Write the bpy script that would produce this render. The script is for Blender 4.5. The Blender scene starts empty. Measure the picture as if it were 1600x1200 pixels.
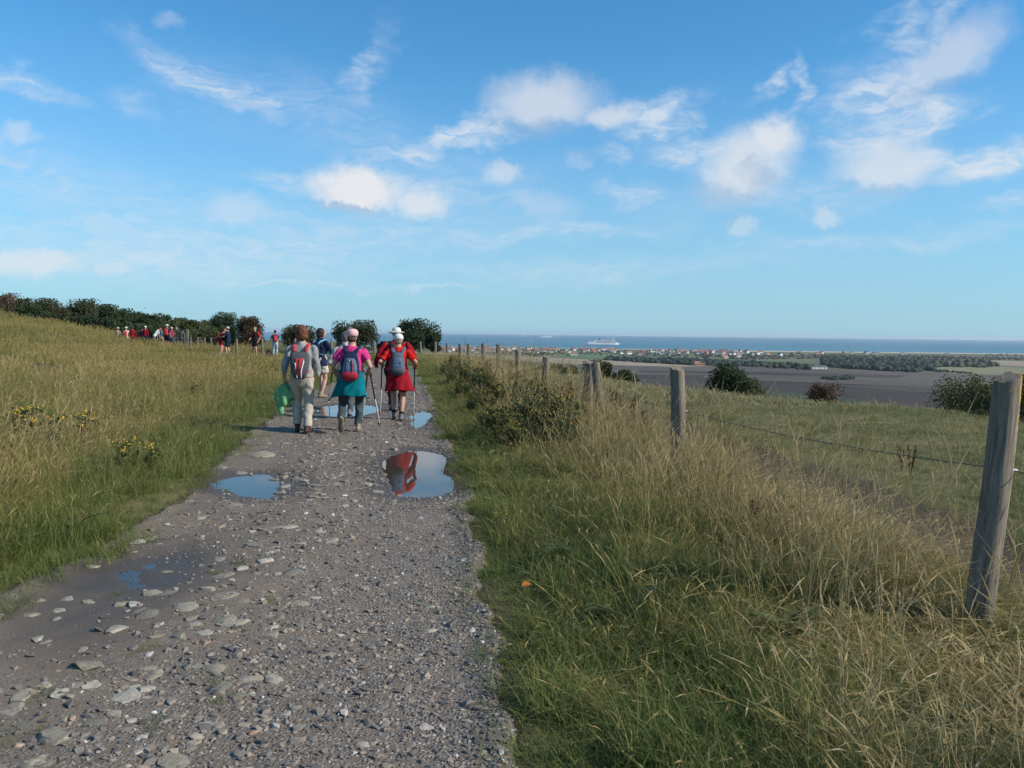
import bpy, bmesh, math, random
import numpy as np
from mathutils import Vector, Matrix, Quaternion, noise as mnoise

random.seed(7)
RNG = np.random.default_rng(11)
SC = bpy.context.scene
COL = SC.collection

# ------------------------------------------------------------------ camera
FPX = 1300.0                      # focal length in photo pixels (1600 wide)
EYE = Vector((0.0, 0.0, 1.6))
PITCH = math.atan(80.0 / FPX)
ROLL = 0.0115
CF = Vector((0, math.cos(PITCH), -math.sin(PITCH)))
R0 = Vector((1, 0, 0)); U0 = Vector((0, math.sin(PITCH), math.cos(PITCH)))
CR = R0 * math.cos(ROLL) + U0 * math.sin(ROLL)
CU = -R0 * math.sin(ROLL) + U0 * math.cos(ROLL)
cam = bpy.data.cameras.new('camera')
cam.sensor_width = 36.0; cam.lens = 36.0 * FPX / 1600.0
cam.clip_start = 0.05; cam.clip_end = 90000.0
camo = bpy.data.objects.new('camera', cam); COL.objects.link(camo)
m = Matrix((CR, CU, -CF)).transposed().to_4x4(); m.translation = EYE
camo.matrix_world = m
SC.camera = camo

def ray(px, py):
    return CF + CR * ((px - 800.0) / FPX) - CU * ((py - 600.0) / FPX)
def on_z(px, py, z=0.0):
    d = ray(px, py); return EYE + d * ((z - EYE.z) / d.z)
def at_y(px, py, Y):
    d = ray(px, py); return EYE + d * (Y / d.y)

# ------------------------------------------------------------------ light
SUN_EL = math.radians(32.0); SUN_AZ = math.radians(105.0)      # azimuth clockwise from the view direction
sdir = Vector((math.sin(SUN_AZ) * math.cos(SUN_EL), math.cos(SUN_AZ) * math.cos(SUN_EL), math.sin(SUN_EL)))
sl = bpy.data.lights.new('sun', 'SUN'); sl.energy = 4.3; sl.angle = math.radians(0.6); sl.color = (1.0, 0.93, 0.82)
so = bpy.data.objects.new('sun', sl); COL.objects.link(so); so.rotation_euler = sdir.to_track_quat('Z', 'Y').to_euler()
so.location = (60, -20, 60)

VS = SC.view_settings
VS.view_transform = 'Standard'; VS.look = 'None'; VS.gamma = 1.0; VS.exposure = 0.32; VS.use_curve_mapping = False
SC.render.engine = 'CYCLES'
SC.cycles.use_denoising = True; SC.cycles.use_adaptive_sampling = True; SC.cycles.adaptive_threshold = 0.02
SC.cycles.max_bounces = 6; SC.cycles.diffuse_bounces = 3; SC.cycles.glossy_bounces = 3
SC.cycles.transmission_bounces = 4; SC.cycles.volume_bounces = 0; SC.cycles.transparent_max_bounces = 4

# ---- node helpers
class NT:
    def __init__(s, tree): s.t = tree; s.n = tree.nodes; s.l = tree.links
    def new(s, typ, **kw):
        n = s.n.new(typ)
        for k, v in kw.items(): setattr(n, k, v)
        return n
    def put(s, sock, v):
        if isinstance(v, bpy.types.NodeSocket): s.l.new(v, sock)
        elif v is not None: sock.default_value = v
    def math(s, op, a, b=None, c=None, clamp=False):
        n = s.new('ShaderNodeMath', operation=op); n.use_clamp = clamp
        s.put(n.inputs[0], a)
        if b is not None: s.put(n.inputs[1], b)
        if c is not None: s.put(n.inputs[2], c)
        return n.outputs[0]
    def vmath(s, op, a, b=None, c=None):
        n = s.new('ShaderNodeVectorMath', operation=op)
        s.put(n.inputs[0], a)
        if b is not None:
            if op == 'SCALE': s.put(n.inputs['Scale'], b)
            else: s.put(n.inputs[1], b)
        if c is not None: s.put(n.inputs[2], c)
        return n.outputs['Value'] if op in ('LENGTH', 'DOT_PRODUCT', 'DISTANCE') else n.outputs[0]
    def comb(s, x, y, z):
        n = s.new('ShaderNodeCombineXYZ'); s.put(n.inputs[0], x); s.put(n.inputs[1], y); s.put(n.inputs[2], z); return n.outputs[0]
    def sep(s, v):
        n = s.new('ShaderNodeSeparateXYZ'); s.put(n.inputs[0], v); return n.outputs
    def noise(s, vec, scale, detail=4, rough=0.55, dist=0.0, out='Fac'):
        n = s.new('ShaderNodeTexNoise'); s.put(n.inputs['Vector'], vec)
        n.inputs['Scale'].default_value = scale; n.inputs['Detail'].default_value = detail
        n.inputs['Roughness'].default_value = rough; n.inputs['Distortion'].default_value = dist
        return n.outputs[out]
    def voro(s, vec, scale, out='Distance', feature='F1', rand=1.0):
        n = s.new('ShaderNodeTexVoronoi', feature=feature); s.put(n.inputs['Vector'], vec)
        n.inputs['Scale'].default_value = scale; n.inputs['Randomness'].default_value = rand
        return n.outputs[out]
    def rng(s, v, a, b, c=0.0, d=1.0, kind='SMOOTHSTEP'):
        n = s.new('ShaderNodeMapRange', interpolation_type=kind); s.put(n.inputs[0], v)
        for i, k in enumerate((a, b, c, d)): n.inputs[i + 1].default_value = k
        return n.outputs[0]
    def mix(s, f, a, b, mode='MIX'):
        n = s.new('ShaderNodeMix', data_type='RGBA', blend_type=mode)
        s.put(n.inputs[0], f); s.put(n.inputs[6], rgba(a)); s.put(n.inputs[7], rgba(b)); return n.outputs[2]
    def ramp(s, f, stops):
        n = s.new('ShaderNodeValToRGB'); s.put(n.inputs[0], f); e = n.color_ramp.elements
        e[0].position = stops[0][0]; e[0].color = rgba(stops[0][1]); e[1].position = stops[-1][0]; e[1].color = rgba(stops[-1][1])
        for p, c in stops[1:-1]: k = e.new(p); k.color = rgba(c)
        return n.outputs[0]
    def bump(s, h, strength, dist):
        n = s.new('ShaderNodeBump'); n.inputs['Strength'].default_value = strength; n.inputs['Distance'].default_value = dist
        s.put(n.inputs['Height'], h); return n.outputs[0]
def rgba(c):
    if isinstance(c, (tuple, list)) and len(c) == 3: return (c[0], c[1], c[2], 1.0)
    return c

# ------------------------------------------------------------------ world: sky with clouds at infinity
W = bpy.data.worlds.new('World'); SC.world = W; W.use_nodes = True
W.cycles.sampling_method = 'MANUAL'; W.cycles.sample_map_resolution = 512
W.node_tree.nodes.clear(); q = NT(W.node_tree)
sky = q.new('ShaderNodeTexSky', sky_type='NISHITA'); sky.sun_disc = False
sky.sun_elevation = SUN_EL; sky.sun_rotation = SUN_AZ
sky.altitude = 70; sky.air_density = 1.0; sky.dust_density = 0.35; sky.ozone_density = 2.2
tc = q.new('ShaderNodeTexCoord'); D = tc.outputs['Generated']
sx, sy, sz = q.sep(D)
az = q.math('ARCTAN2', sx, sy); el = q.math('ARCSINE', sz)
SECT = math.pi / 5
azw = q.math('WRAP', az, SECT, -SECT)         # the same broken cloud all round the compass
P0 = q.comb(azw, el, 0.0)
def cn(scale, detail, rough, amp, stretch=(1, 1, 1), seed=0.0):
    mp = q.vmath('MULTIPLY', q.comb(az, el, seed), stretch)
    c = q.noise(mp, scale, detail, rough, 0.0, 'Color')
    c = q.vmath('SUBTRACT', c, (0.5, 0.5, 0.5)); c = q.vmath('MULTIPLY', c, (amp[0], amp[1], 0.0))
    return c
PC = q.vmath('ADD', P0, q.vmath('ADD', cn(16, 5, 0.6, (0.045, 0.036), (1, 1.2, 1), 2.0), cn(70, 4, 0.65, (0.022, 0.018), (1, 1, 1), 8.0)))
PW = q.vmath('ADD', P0, q.vmath('ADD', cn(9, 4, 0.55, (0.16, 0.07), (1, 1.6, 1), 5.0), cn(34, 4, 0.6, (0.045, 0.03), (1, 1.5, 1), 9.0)))
streak = q.noise(q.vmath('MULTIPLY', q.vmath('ADD', PW, q.vmath('SCALE', P0, 0.6)), (16.0, 70.0, 1.0)), 1.0, 5, 0.6, 0.6)
streak = q.rng(streak, 0.30, 0.68)
CUM = [(560, 296, 78, 42, 0, .95), (655, 314, 52, 26, 0, .62), (850, 165, 100, 52, 4, .55), (955, 178, 52, 26, 8, .55), (786, 272, 34, 22, 0, .42),
       (1165, 255, 80, 58, 28, .62), (1205, 215, 48, 36, 0, .72), (1385, 258, 80, 42, 0, .55), (1480, 92, 88, 42, 32, .45), (1160, 352, 30, 20, 0, .3),
       (1290, 346, 25, 17, 0, .36), (375, 325, 62, 26, 0, .26), (45, 410, 75, 18, 0, .48), (30, 210, 24, 13, 0, .3), (240, 407, 40, 13, 0, .2),
       (262, 36, 22, 13, 0, .18), (905, 250, 24, 14, 0, .16), (1500, 275, 60, 18, 8, .25), (175, 418, 24, 10, 0, .25), (850, 318, 60, 22, -10, .18)]
CIR = [(330, 128, 120, 34, -26, .42), (395, 155, 40, 24, 0, .4), (580, 120, 26, 80, -28, .28), (45, 136, 64, 20, -16, .36), (220, 165, 60, 24, -10, .2),
       (640, 244, 80, 28, 6, .5), (735, 215, 80, 22, 14, .62), (1035, 182, 75, 26, 12, .55), (1200, 125, 50, 14, 32, .36), (1245, 132, 18, 52, -18, .34),
       (1375, 160, 80, 58, -20, .55), (1440, 186, 70, 28, 14, .6), (1350, 212, 70, 22, 10, .5), (1545, 248, 95, 24, 8, .6), (1080, 226, 80, 24, 2, .5),
       (970, 300, 60, 22, 0, .36), (965, 242, 30, 18, 0, .26), (850, 362, 240, 20, 2, .3), (120, 282, 56, 15, -14, .28), (30, 250, 52, 18, -8, .28),
       (445, 286, 80, 22, 0, .34), (270, 328, 70, 18, 4, .28), (380, 372, 300, 18, 1, .34), (420, 440, 190, 8, 0, .36), (620, 452, 180, 7, 1, .26),
       (500, 398, 160, 20, 7, .24), (150, 352, 120, 24, 3, .32), (1570, 325, 50, 16, 0, .3), (1500, 20, 50, 30, 40, .3), (1420, 60, 40, 60, -20, .32), (1290, 150, 40, 26, 30, .24),
       (260, 395, 420, 62, 2, .34), (560, 360, 330, 40, 3, .26), (120, 300, 200, 60, -4, .2), (700, 300, 160, 60, 6, .2), (1250, 300, 260, 40, 4, .2), (1380, 380, 300, 16, 2, .2), (900, 420, 420, 24, 1, .2), (480, 180, 240, 70, -14, .16)]
acc_c = 0.0; acc_w = 0.0; acc_s = 0.0
PCS = q.vmath('ADD', PC, (0.018, 0.034, 0.0))              # a step toward the sun, to find the lit side of each cloud
for tagc, lst, P, soft in (('c', CUM, PC, (1.22, 0.30)), ('s', CUM[:9], PCS, (1.22, 0.30)), ('w', CIR, PW, (1.3, 0.0))):
    acc = None
    for (px, py, rx, ry, rot, k) in lst:
        d = ray(px, py).normalized(); a0 = math.atan2(d.x, d.y); e0 = math.asin(d.z)
        mp = q.new('ShaderNodeMapping', vector_type='TEXTURE'); q.put(mp.inputs[0], P)
        mp.inputs['Location'].default_value = (a0, e0, 0); mp.inputs['Rotation'].default_value = (0, 0, math.radians(rot))
        mp.inputs['Scale'].default_value = (rx / FPX, ry / FPX, 1)
        mk = q.rng(q.vmath('LENGTH', mp.outputs[0]), soft[0], soft[1], 0.0, k * (1.3 if tagc == 'w' else 1.12))
        acc = mk if acc is None else q.math('MAXIMUM', acc, mk)
    if tagc == 'c': acc_c = acc
    elif tagc == 's': acc_s = acc
    else: acc_w = q.math('MULTIPLY', acc, q.math('MULTIPLY_ADD', streak, 0.95, 0.38))
# high thin cloud overhead, the same kind as in view
hi = q.rng(q.noise(q.vmath('MULTIPLY', D, (3.0, 6.0, 3.0)), 1.6, 6, 0.6, 1.2), 0.52, 0.78, 0.0, 0.5)
hi = q.math('MULTIPLY', hi, q.rng(el, 0.42, 0.6))
acc_w = q.math('MAXIMUM', acc_w, hi)
SKYMUL = (0.48, 1.08, 1.36)
base = q.mix(1.0, sky.outputs[0], SKYMUL, 'MULTIPLY')
haze_f = q.rng(el, 0.34, -0.02, 0.0, 0.72, 'SMOOTHSTEP')
base = q.mix(haze_f, base, (3.0, 4.5, 6.0))
lump = q.noise(q.vmath('MULTIPLY', D, (1, 1, 1.5)), 26, 5, 0.6)
lit = q.math('ADD', q.math('MULTIPLY', q.math('SUBTRACT', acc_c, acc_s), 1.0), q.math('MULTIPLY_ADD', lump, 0.5, -0.22))
ccol = q.mix(q.rng(lit, -0.30, 0.14), (4.1, 4.5, 5.3), (6.7, 6.7, 6.8))
wcol = (5.4, 6.1, 6.9)
c1 = q.mix(q.math('MINIMUM', acc_w, 0.85), base, wcol)
c2 = q.mix(q.math('MINIMUM', acc_c, 0.92), c1, ccol)
bg = q.new('ShaderNodeBackground'); q.put(bg.inputs[0], c2); bg.inputs[1].default_value = 0.1
wo = q.new('ShaderNodeOutputWorld'); q.l.new(bg.outputs[0], wo.inputs[0])

# ------------------------------------------------------------------ helpers for objects
def tag(o, label=None, cat=None, group=None, kind=None):
    if label: o['label'] = label
    if cat: o['category'] = cat
    if group: o['group'] = group
    if kind: o['kind'] = kind
    return o
def new_mesh(name, V, F, smooth=False):
    me = bpy.data.meshes.new(name)
    V = np.asarray(V, dtype=np.float32)
    if isinstance(F, np.ndarray):
        n, k = F.shape
        me.vertices.add(len(V)); me.vertices.foreach_set('co', V.ravel())
        me.loops.add(n * k); me.loops.foreach_set('vertex_index', F.astype(np.int32).ravel())
        me.polygons.add(n); me.polygons.foreach_set('loop_start', np.arange(0, n * k, k, dtype=np.int32))
        me.update(calc_edges=True)
    else:
        me.from_pydata(V.tolist(), [], F)
    if smooth: me.polygons.foreach_set('use_smooth', [True] * len(me.polygons))
    me.update()
    return me
def obj(name, me, mat=None, parent=None, loc=None, rot=None, scale=None):
    o = bpy.data.objects.new(name, me); COL.objects.link(o)
    if mat and me is not None and len(me.materials) == 0: me.materials.append(mat)
    if parent: o.parent = parent
    if loc is not None: o.location = loc
    if rot is not None: o.rotation_euler = rot
    if scale is not None: o.scale = scale
    return o
def thing(name, label, cat, loc=(0, 0, 0), rz=0.0, group=None):
    o = bpy.data.objects.new(name, None); COL.objects.link(o)
    o.empty_display_size = 0.2; o.location = loc; o.rotation_euler = (0, 0, rz)
    return tag(o, label, cat, group)
class MB:
    """collects shapes into one mesh"""
    def __init__(s): s.v = []; s.f = []
    def add(s, V, F):
        b = len(s.v); s.v += [tuple(map(float, p)) for p in V]; s.f += [tuple(int(i) + b for i in f) for f in F]
    def box(s, c, d, rz=0.0, M=None):
        x, y, z = d[0] / 2, d[1] / 2, d[2] / 2
        V = [Vector((i * x, j * y, k * z)) for k in (-1, 1) for j in (-1, 1) for i in (-1, 1)]
        R = Matrix.Rotation(rz, 3, 'Z') if M is None else M
        s.add([R @ p + Vector(c) for p in V], [(0, 2, 3, 1), (4, 5, 7, 6), (0, 1, 5, 4), (2, 6, 7, 3), (0, 4, 6, 2), (1, 3, 7, 5)])
    def tube(s, pts, rad, n=10, ref=(1, 0, 0), cap=True):
        """pts: points, rad: scalars or (rx, ry); rx along ref"""
        pts = [Vector(p) for p in pts]; ref = Vector(ref)
        rad = [(r, r) if not isinstance(r, (tuple, list)) else r for r in rad]
        P, R, T = [], [], []
        for i, p in enumerate(pts):
            a = pts[max(i - 1, 0)]; b = pts[min(i + 1, len(pts) - 1)]; t = (b - a).normalized()
            P.append(p); R.append(rad[i]); T.append(t)
        if cap:
            for end, sg in ((0, -1), (-1, 1)):
                p, r, t = P[end], R[end], T[end]; rr = min(r)
                ex = [(p + t * sg * rr * 0.5, (r[0] * .82, r[1] * .82)), (p + t * sg * rr * 0.85, (r[0] * .45, r[1] * .45))]
                for pp, r2 in ex:
                    if end == 0: P.insert(0, pp); R.insert(0, r2); T.insert(0, t)
                    else: P.append(pp); R.append(r2); T.append(t)
        V = []
        for p, r, t in zip(P, R, T):
            x = ref - t * ref.dot(t)
            if x.length < 1e-4: x = Vector((0, 1, 0)) - t * t.y
            x.normalize(); y = t.cross(x)
            for k in range(n):
                a = 2 * math.pi * k / n
                V.append(p + x * (r[0] * math.cos(a)) + y * (r[1] * math.sin(a)))
        F = []
        m_ = len(P)
        for i in range(m_ - 1):
            for k in range(n):
                F.append((i * n + k, i * n + (k + 1) % n, (i + 1) * n + (k + 1) % n, (i + 1) * n + k))
        F.append(tuple(range(n))[::-1]); F.append(tuple((m_ - 1) * n + k for k in range(n)))
        s.add(V, F)
    def ball(s, c, r, nu=14, nv=9, M=None):
        r = (r, r, r) if not isinstance(r, (tuple, list)) else r
        V = [Vector((0, 0, -r[2]))]; F = []
        for j in range(1, nv):
            th = math.pi * j / nv - math.pi / 2
            for k in range(nu):
                a = 2 * math.pi * k / nu; V.append(Vector((r[0] * math.cos(th) * math.cos(a), r[1] * math.cos(th) * math.sin(a), r[2] * math.sin(th))))
        V.append(Vector((0, 0, r[2]))); e = len(V) - 1
        for k in range(nu):
            k2 = (k + 1) % nu
            F.append((0, 1 + k2, 1 + k)); F.append((e, e - nu + k, e - nu + k2))
            for j in range(nv - 2): F.append((1 + j * nu + k, 1 + j * nu + k2, 1 + (j + 1) * nu + k2, 1 + (j + 1) * nu + k))
        s.add([(M @ p if M else p) + Vector(c) for p in V], F)
    def lathe(s, prof, c=(0, 0, 0), n=20, M=None):
        V = []; F = []; m_ = len(prof)
        for (r, z) in prof:
            for k in range(n):
                a = 2 * math.pi * k / n; V.append(Vector((r * math.cos(a), r * math.sin(a), z)))
        for i in range(m_ - 1):
            for k in range(n): F.append((i * n + k, i * n + (k + 1) % n, (i + 1) * n + (k + 1) % n, (i + 1) * n + k))
        F.append(tuple(range(n))[::-1]); F.append(tuple((m_ - 1) * n + k for k in range(n)))
        s.add([(M @ p if M else p) + Vector(c) for p in V], F)
    def mesh(s, name, smooth=True, off=None):
        V = s.v if off is None else [(a - off[0], b - off[1], c - off[2]) for a, b, c in s.v]
        me = bpy.data.meshes.new(name); me.from_pydata(V, [], s.f)
        if smooth: me.polygons.foreach_set('use_smooth', [True] * len(me.polygons))
        me.update(); return me

# ------------------------------------------------------------------ materials
MATS = {}
def base_mat(name):
    if name in MATS: return MATS[name], None, None
    mt = bpy.data.materials.new(name); mt.use_nodes = True; MATS[name] = mt
    t = NT(mt.node_tree); b = mt.node_tree.nodes['Principled BSDF']
    return mt, t, b
def mat(name, c1, c2=None, scale=8.0, rough=0.85, bump=0.0, bscale=None, detail=5, metal=0.0, space='Object', stretch=None, spec=0.3, bdist=0.01):
    mt, t, b = base_mat(name)
    if t is None: return mt
    tcn = t.new('ShaderNodeTexCoord')
    v = t.new('ShaderNodeNewGeometry').outputs['Position'] if space == 'World' else tcn.outputs['Object']
    if stretch: v = t.vmath('MULTIPLY', v, stretch)
    if c2 is None: c2 = tuple(x * 0.78 for x in c1)
    f = t.rng(t.noise(v, scale, detail), 0.3, 0.7)
    t.put(b.inputs['Base Color'], t.mix(f, c1, c2))
    b.inputs['Roughness'].default_value = rough; b.inputs['Metallic'].default_value = metal
    b.inputs['Specular IOR Level'].default_value = spec
    if bump: t.put(b.inputs['Normal'], t.bump(t.noise(v, bscale or scale * 3, 5), bump, bdist))
    return mt
def leaf_mat(name, cols, scale=1.0, trans=0.25, inst=False):
    """foliage: colour varies by place, by leaf (attribute lc.r) and along the blade (lc.g)"""
    mt, t, b = base_mat(name)
    if t is None: return mt
    pos = t.new('ShaderNodeNewGeometry').outputs['Position']
    at = t.new('ShaderNodeAttribute', attribute_name='lc'); r, g, bl = t.sep(at.outputs['Vector'])
    f = t.math('MULTIPLY_ADD', t.noise(pos, scale, 3), 0.7, -0.2)
    f = t.math('MULTIPLY_ADD', r, 0.45, f)
    f = t.math('MULTIPLY_ADD', g, 0.22, f)
    if inst:
        f = t.math('MULTIPLY_ADD', t.new('ShaderNodeObjectInfo').outputs['Random'], 0.28, t.math('SUBTRACT', f, 0.14))
    n = len(cols); col = t.ramp(f, [(0.08 + 0.84 * i / (n - 1), c) for i, c in enumerate(cols)])
    t.put(b.inputs['Base Color'], col); b.inputs['Roughness'].default_value = 0.75; b.inputs['Specular IOR Level'].default_value = 0.25
    tr = t.new('ShaderNodeBsdfTranslucent'); t.put(tr.inputs[0], col)
    ms = t.new('ShaderNodeMixShader'); ms.inputs[0].default_value = trans
    t.l.new(b.outputs[0], ms.inputs[1]); t.l.new(tr.outputs[0], ms.inputs[2])
    t.l.new(ms.outputs[0], mt.node_tree.nodes['Material Output'].inputs[0])
    return mt
def set_lc(me, arr):
    a = me.attributes.new('lc', 'FLOAT_VECTOR', 'POINT'); a.data.foreach_set('vector', np.asarray(arr, dtype=np.float32).ravel())

# ------------------------------------------------------------------ terrain
def sstep(a, b, x):
    t = np.clip((np.asarray(x, dtype=float) - a) / (b - a), 0, 1); return t * t * (3 - 2 * t)
def wav(x, y, s=1.0):
    return (np.sin(x * 1.7 * s + 1.3 * np.sin(y * 0.9 * s)) * np.sin(y * 1.3 * s + 0.7 + 1.1 * np.sin(x * 0.8 * s)) +
            0.5 * np.sin(x * 3.9 * s + y * 2.1 * s + 0.4) * np.sin(y * 4.3 * s - x * 1.1 * s))
PLAIN_Z = -66.0; SEA_Z = -70.0
RE = [(800, 1200), (800, 1130), (776, 1000), (754, 930), (740, 870), (730, 800), (724, 760), (717, 735), (702, 705), (690, 675), (681, 645), (662, 600), (650, 582), (640, 571)]
LE = [(-760, 1400), (-330, 1100), (0, 935), (90, 890), (200, 838), (270, 790), (320, 745), (380, 690), (430, 650), (475, 620), (520, 598), (560, 578), (580, 569)]
def edge(L, y):
    pts = sorted([(on_z(px, py).y, on_z(px, py).x) for px, py in L])
    ys = [p[0] for p in pts]; xs = [p[1] for p in pts]
    s0 = (xs[1] - xs[0]) / (ys[1] - ys[0]); s0 = max(min(s0, 0.05), -0.12)
    ys = [-30] + ys + [80]; xs = [xs[0] + s0 * (-30 - ys[1])] + xs + [xs[-1] - 20]
    return np.interp(y, ys, xs)
def xl(y): return edge(LE, y)
def xr(y): return edge(RE, y)
def fence_x(y): return 3.0 - 0.115 * np.asarray(y, dtype=float)
def H(x, y, lower=False):
    x = np.asarray(x, dtype=float); y = np.asarray(y, dtype=float)
    ex = np.interp(y, [-60, -15, 0, 10, 18, 25, 31, 40, 50, 60, 300], [42, 25, 18, 13.5, 9.7, 5.6, 2.2, -0.4, -1.5, -1.8, 6])
    s1 = (x - ex) * 0.9
    ye = np.interp(x, [-250, -60, -24, -10, 40], [220, 150, 115, 60, 60])
    s2 = y - ye
    s = np.maximum(s1, s2)
    k = 0.40
    t = np.clip(s + 2.5, 0, None)
    drop = np.where(t < 8, k * t * t / 16.0, k * (t - 4))
    g = np.interp(x, [-250, -60, -50, -37, -31, -28.5, -26.5, -24], [9, 3.3, 2.6, 1.6, 1.0, .55, .18, 0])
    mound = g * (.35 * sstep(39, 50, y) + .65 * sstep(48, 57, y)) * (1 + .10 * np.sin(x * .55 + 1.0) + .06 * np.sin(x * 1.3 + y * .4)) * (1 - sstep(62, 67, y) * sstep(-40, -33, x)) * (1 - .85 * sstep(72, 95, y))
    a, b = xl(y), xr(y)
    inp = np.minimum(x - a, b - x)                       # >0 inside the path
    out = sstep(0.0, 1.2, -inp)
    und = 0.035 * wav(x, y, 0.8) * out + 0.06 * out + 0.12 * sstep(3, 14, -inp) * wav(x * 0.3 + 3, y * 0.3, 0.7)
    fx = fence_x(y)
    trk = 0.08 * np.exp(-((x - fx - 1.25) / 0.6) ** 2) * (y < 60)
    z = mound + und - drop - trk
    if lower: z = z - 0.14 * sstep(0.12, 0.5, inp) * (y < 62)
    return np.maximum(z, PLAIN_Z - 3.0)
def Hs(x, y): return float(H(np.array([x]), np.array([y]))[0])
# ================================================================== SETTING
def nonuni(lo, hi, centre, d0, grow):
    r = [centre]; d = d0
    while r[-1] < hi: r.append(r[-1] + d); d = min(d * grow, 14)
    l = [centre]; d = d0
    while l[-1] > lo: l.append(l[-1] - d); d = min(d * grow, 14)
    return np.array(sorted(set(l[1:] + r)))
def grid_mesh(name, xs, ys, Z, smooth=True):
    X, Y = np.meshgrid(xs, ys); nx, ny = len(xs), len(ys)
    V = np.stack([X.ravel(), Y.ravel(), Z.ravel()], 1)
    i = np.arange((ny - 1) * (nx - 1)); r, c = i // (nx - 1), i % (nx - 1)
    a = r * nx + c
    F = np.stack([a, a + 1, a + nx + 1, a + nx], 1)
    return new_mesh(name, V, F, smooth)
gx = nonuni(-260, 230, 0.5, 0.2, 1.022); gy = nonuni(-45, 300, 8.0, 0.2, 1.022)
GX, GY = np.meshgrid(gx, gy)
gm = grid_mesh('hill', gx, gy, H(GX, GY, True))
dirt = np.exp(-((GX - fence_x(GY) - 1.25) / 0.75) ** 2) * (GY < 34)
dirt = np.maximum(dirt, .9 * np.exp(-((GY - (30 - 1.3 * (GX + 16.9))) / 1.64 / .7) ** 2) * (GX < -14.5) * (GX > -40))
dirt = np.maximum(dirt, sstep(0.25, -0.1, np.maximum(xl(GY) - GX, GX - xr(GY))) * (GY < 62))
at = gm.attributes.new('dirt', 'FLOAT', 'POINT'); at.data.foreach_set('value', dirt.ravel().astype(np.float32))
def ground_mat():
    mt, t, b = base_mat('hill_turf')
    pos = t.new('ShaderNodeNewGeometry').outputs['Position']
    n1 = t.noise(pos, 0.5, 5); n2 = t.noise(pos, 6.0, 6, 0.65)
    green = t.mix(t.rng(n2, 0.35, 0.7), (0.062, 0.082, 0.026), (0.16, 0.14, 0.06))
    straw = t.mix(t.rng(n2, 0.35, 0.7), (0.20, 0.17, 0.08), (0.12, 0.11, 0.045))
    c = t.mix(t.rng(n1, 0.4, 0.62), green, straw)
    soil = t.mix(n2, (0.05, 0.036, 0.025), (0.12, 0.092, 0.065))
    da = t.new('ShaderNodeAttribute', attribute_name='dirt').outputs['Fac']
    f = t.rng(t.math('ADD', da, t.math('MULTIPLY_ADD', n2, 0.8, -0.45)), 0.35, 0.6)
    t.put(b.inputs['Base Color'], t.mix(f, c, soil)); b.inputs['Roughness'].default_value = 0.95
    b.inputs['Specular IOR Level'].default_value = 0.1
    t.put(b.inputs['Normal'], t.bump(t.noise(pos, 14, 6, 0.7), 0.8, 0.04))
    return mt
tag(obj('hill', gm, ground_mat()), 'grassy clifftop hill the walkers are crossing', None, None, 'structure')

# ---- path with hollows for the puddles
PUD = [('puddle', [(597, 722), (606, 716), (622, 709), (640, 704), (660, 704), (685, 708), (702, 716), (712, 733), (713, 752), (706, 765), (690, 772), (660, 775), (632, 774), (618, 768), (610, 752), (603, 738)], 'large rain puddle at the right edge of the gravel path reflecting red clothing', 0.0),
       ('puddle', [(328, 757), (340, 750), (372, 743), (410, 740), (428, 745), (436, 760), (434, 771), (415, 776), (385, 774), (362, 765), (340, 762)], 'blue rain puddle at the left edge of the path with a stone beside it', 0.0),
       ('puddle', [(496, 640), (510, 634), (540, 631), (580, 632), (592, 638), (586, 644), (560, 649), (530, 651), (506, 648)], 'wide pale puddle between the walkers in front', 0.0),
       ('puddle', [(642, 664), (645, 655), (640, 650), (652, 644), (668, 642), (676, 648), (668, 656), (662, 663), (652, 668)], 'narrow bright puddle under the right walking pole', 0.0),
       ('puddle', [(168, 902), (190, 889), (220, 880), (248, 876), (256, 884), (236, 893), (246, 902), (222, 914), (196, 918), (172, 914)], 'shallow muddy film of water near the left grass verge', 0.014)]
PUDW = []
for nm, pl, lb, sh in PUD:
    c = np.array([tuple(on_z(x, y, 0.0))[:2] for x, y in pl]); PUDW.append((c, lb, sh))
def poly_sd(x, y, P):
    """signed distance to polygon, negative inside"""
    x = np.asarray(x); y = np.asarray(y); d = np.full(x.shape, 1e9); ins = np.zeros(x.shape, bool)
    n = len(P)
    for i in range(n):
        a, b = P[i], P[(i + 1) % n]; e = b - a
        wx, wy = x - a[0], y - a[1]; t = np.clip((wx * e[0] + wy * e[1]) / (e @ e), 0, 1)
        d = np.minimum(d, np.hypot(wx - e[0] * t, wy - e[1] * t))
        cnd = ((a[1] > y) != (b[1] > y)) & (x < (b[0] - a[0]) * (y - a[1]) / (b[1] - a[1] + 1e-12) + a[0])
        ins ^= cnd
    return np.where(ins, -d, d)
WATER = -0.012
def path_z(x, y):
    a, b = xl(y), xr(y); u = (x - a) / (b - a)
    z = 0.010 * wav(x, y, 1.3) + 0.006 * wav(x + 5, y - 2, 4.0) + 0.003 * wav(x - 3, y, 11.0) + 0.008
    z = z + 0.02 * np.exp(-((u - 0.45) / 0.2) ** 2)
    inp = np.minimum(x - a, b - x)
    z = z + 0.02 * sstep(0.15, 0.0, inp) - 0.12 * sstep(0.02, -0.14, inp + 0.07 * wav(x, y, 2.2))
    for P, lb, sh in PUDW:
        sd = poly_sd(x, y, P) + 0.05 * wav(x, y, 5.0) * 0.6
        z = z * sstep(0.0, 0.45, sd) + (1 - sstep(0.0, 0.45, sd)) * (WATER + 0.004)
        z = z - (0.05 - sh * 2.6) * sstep(0.06, -0.22, sd)
        if sh: z = z + 0.010 * wav(x, y, 9.0) * sstep(0.1, -0.1, sd)
    return z
def pz(x, y): return float(path_z(np.array([x]), np.array([y]))[0])
pys = [-6.0]
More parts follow.
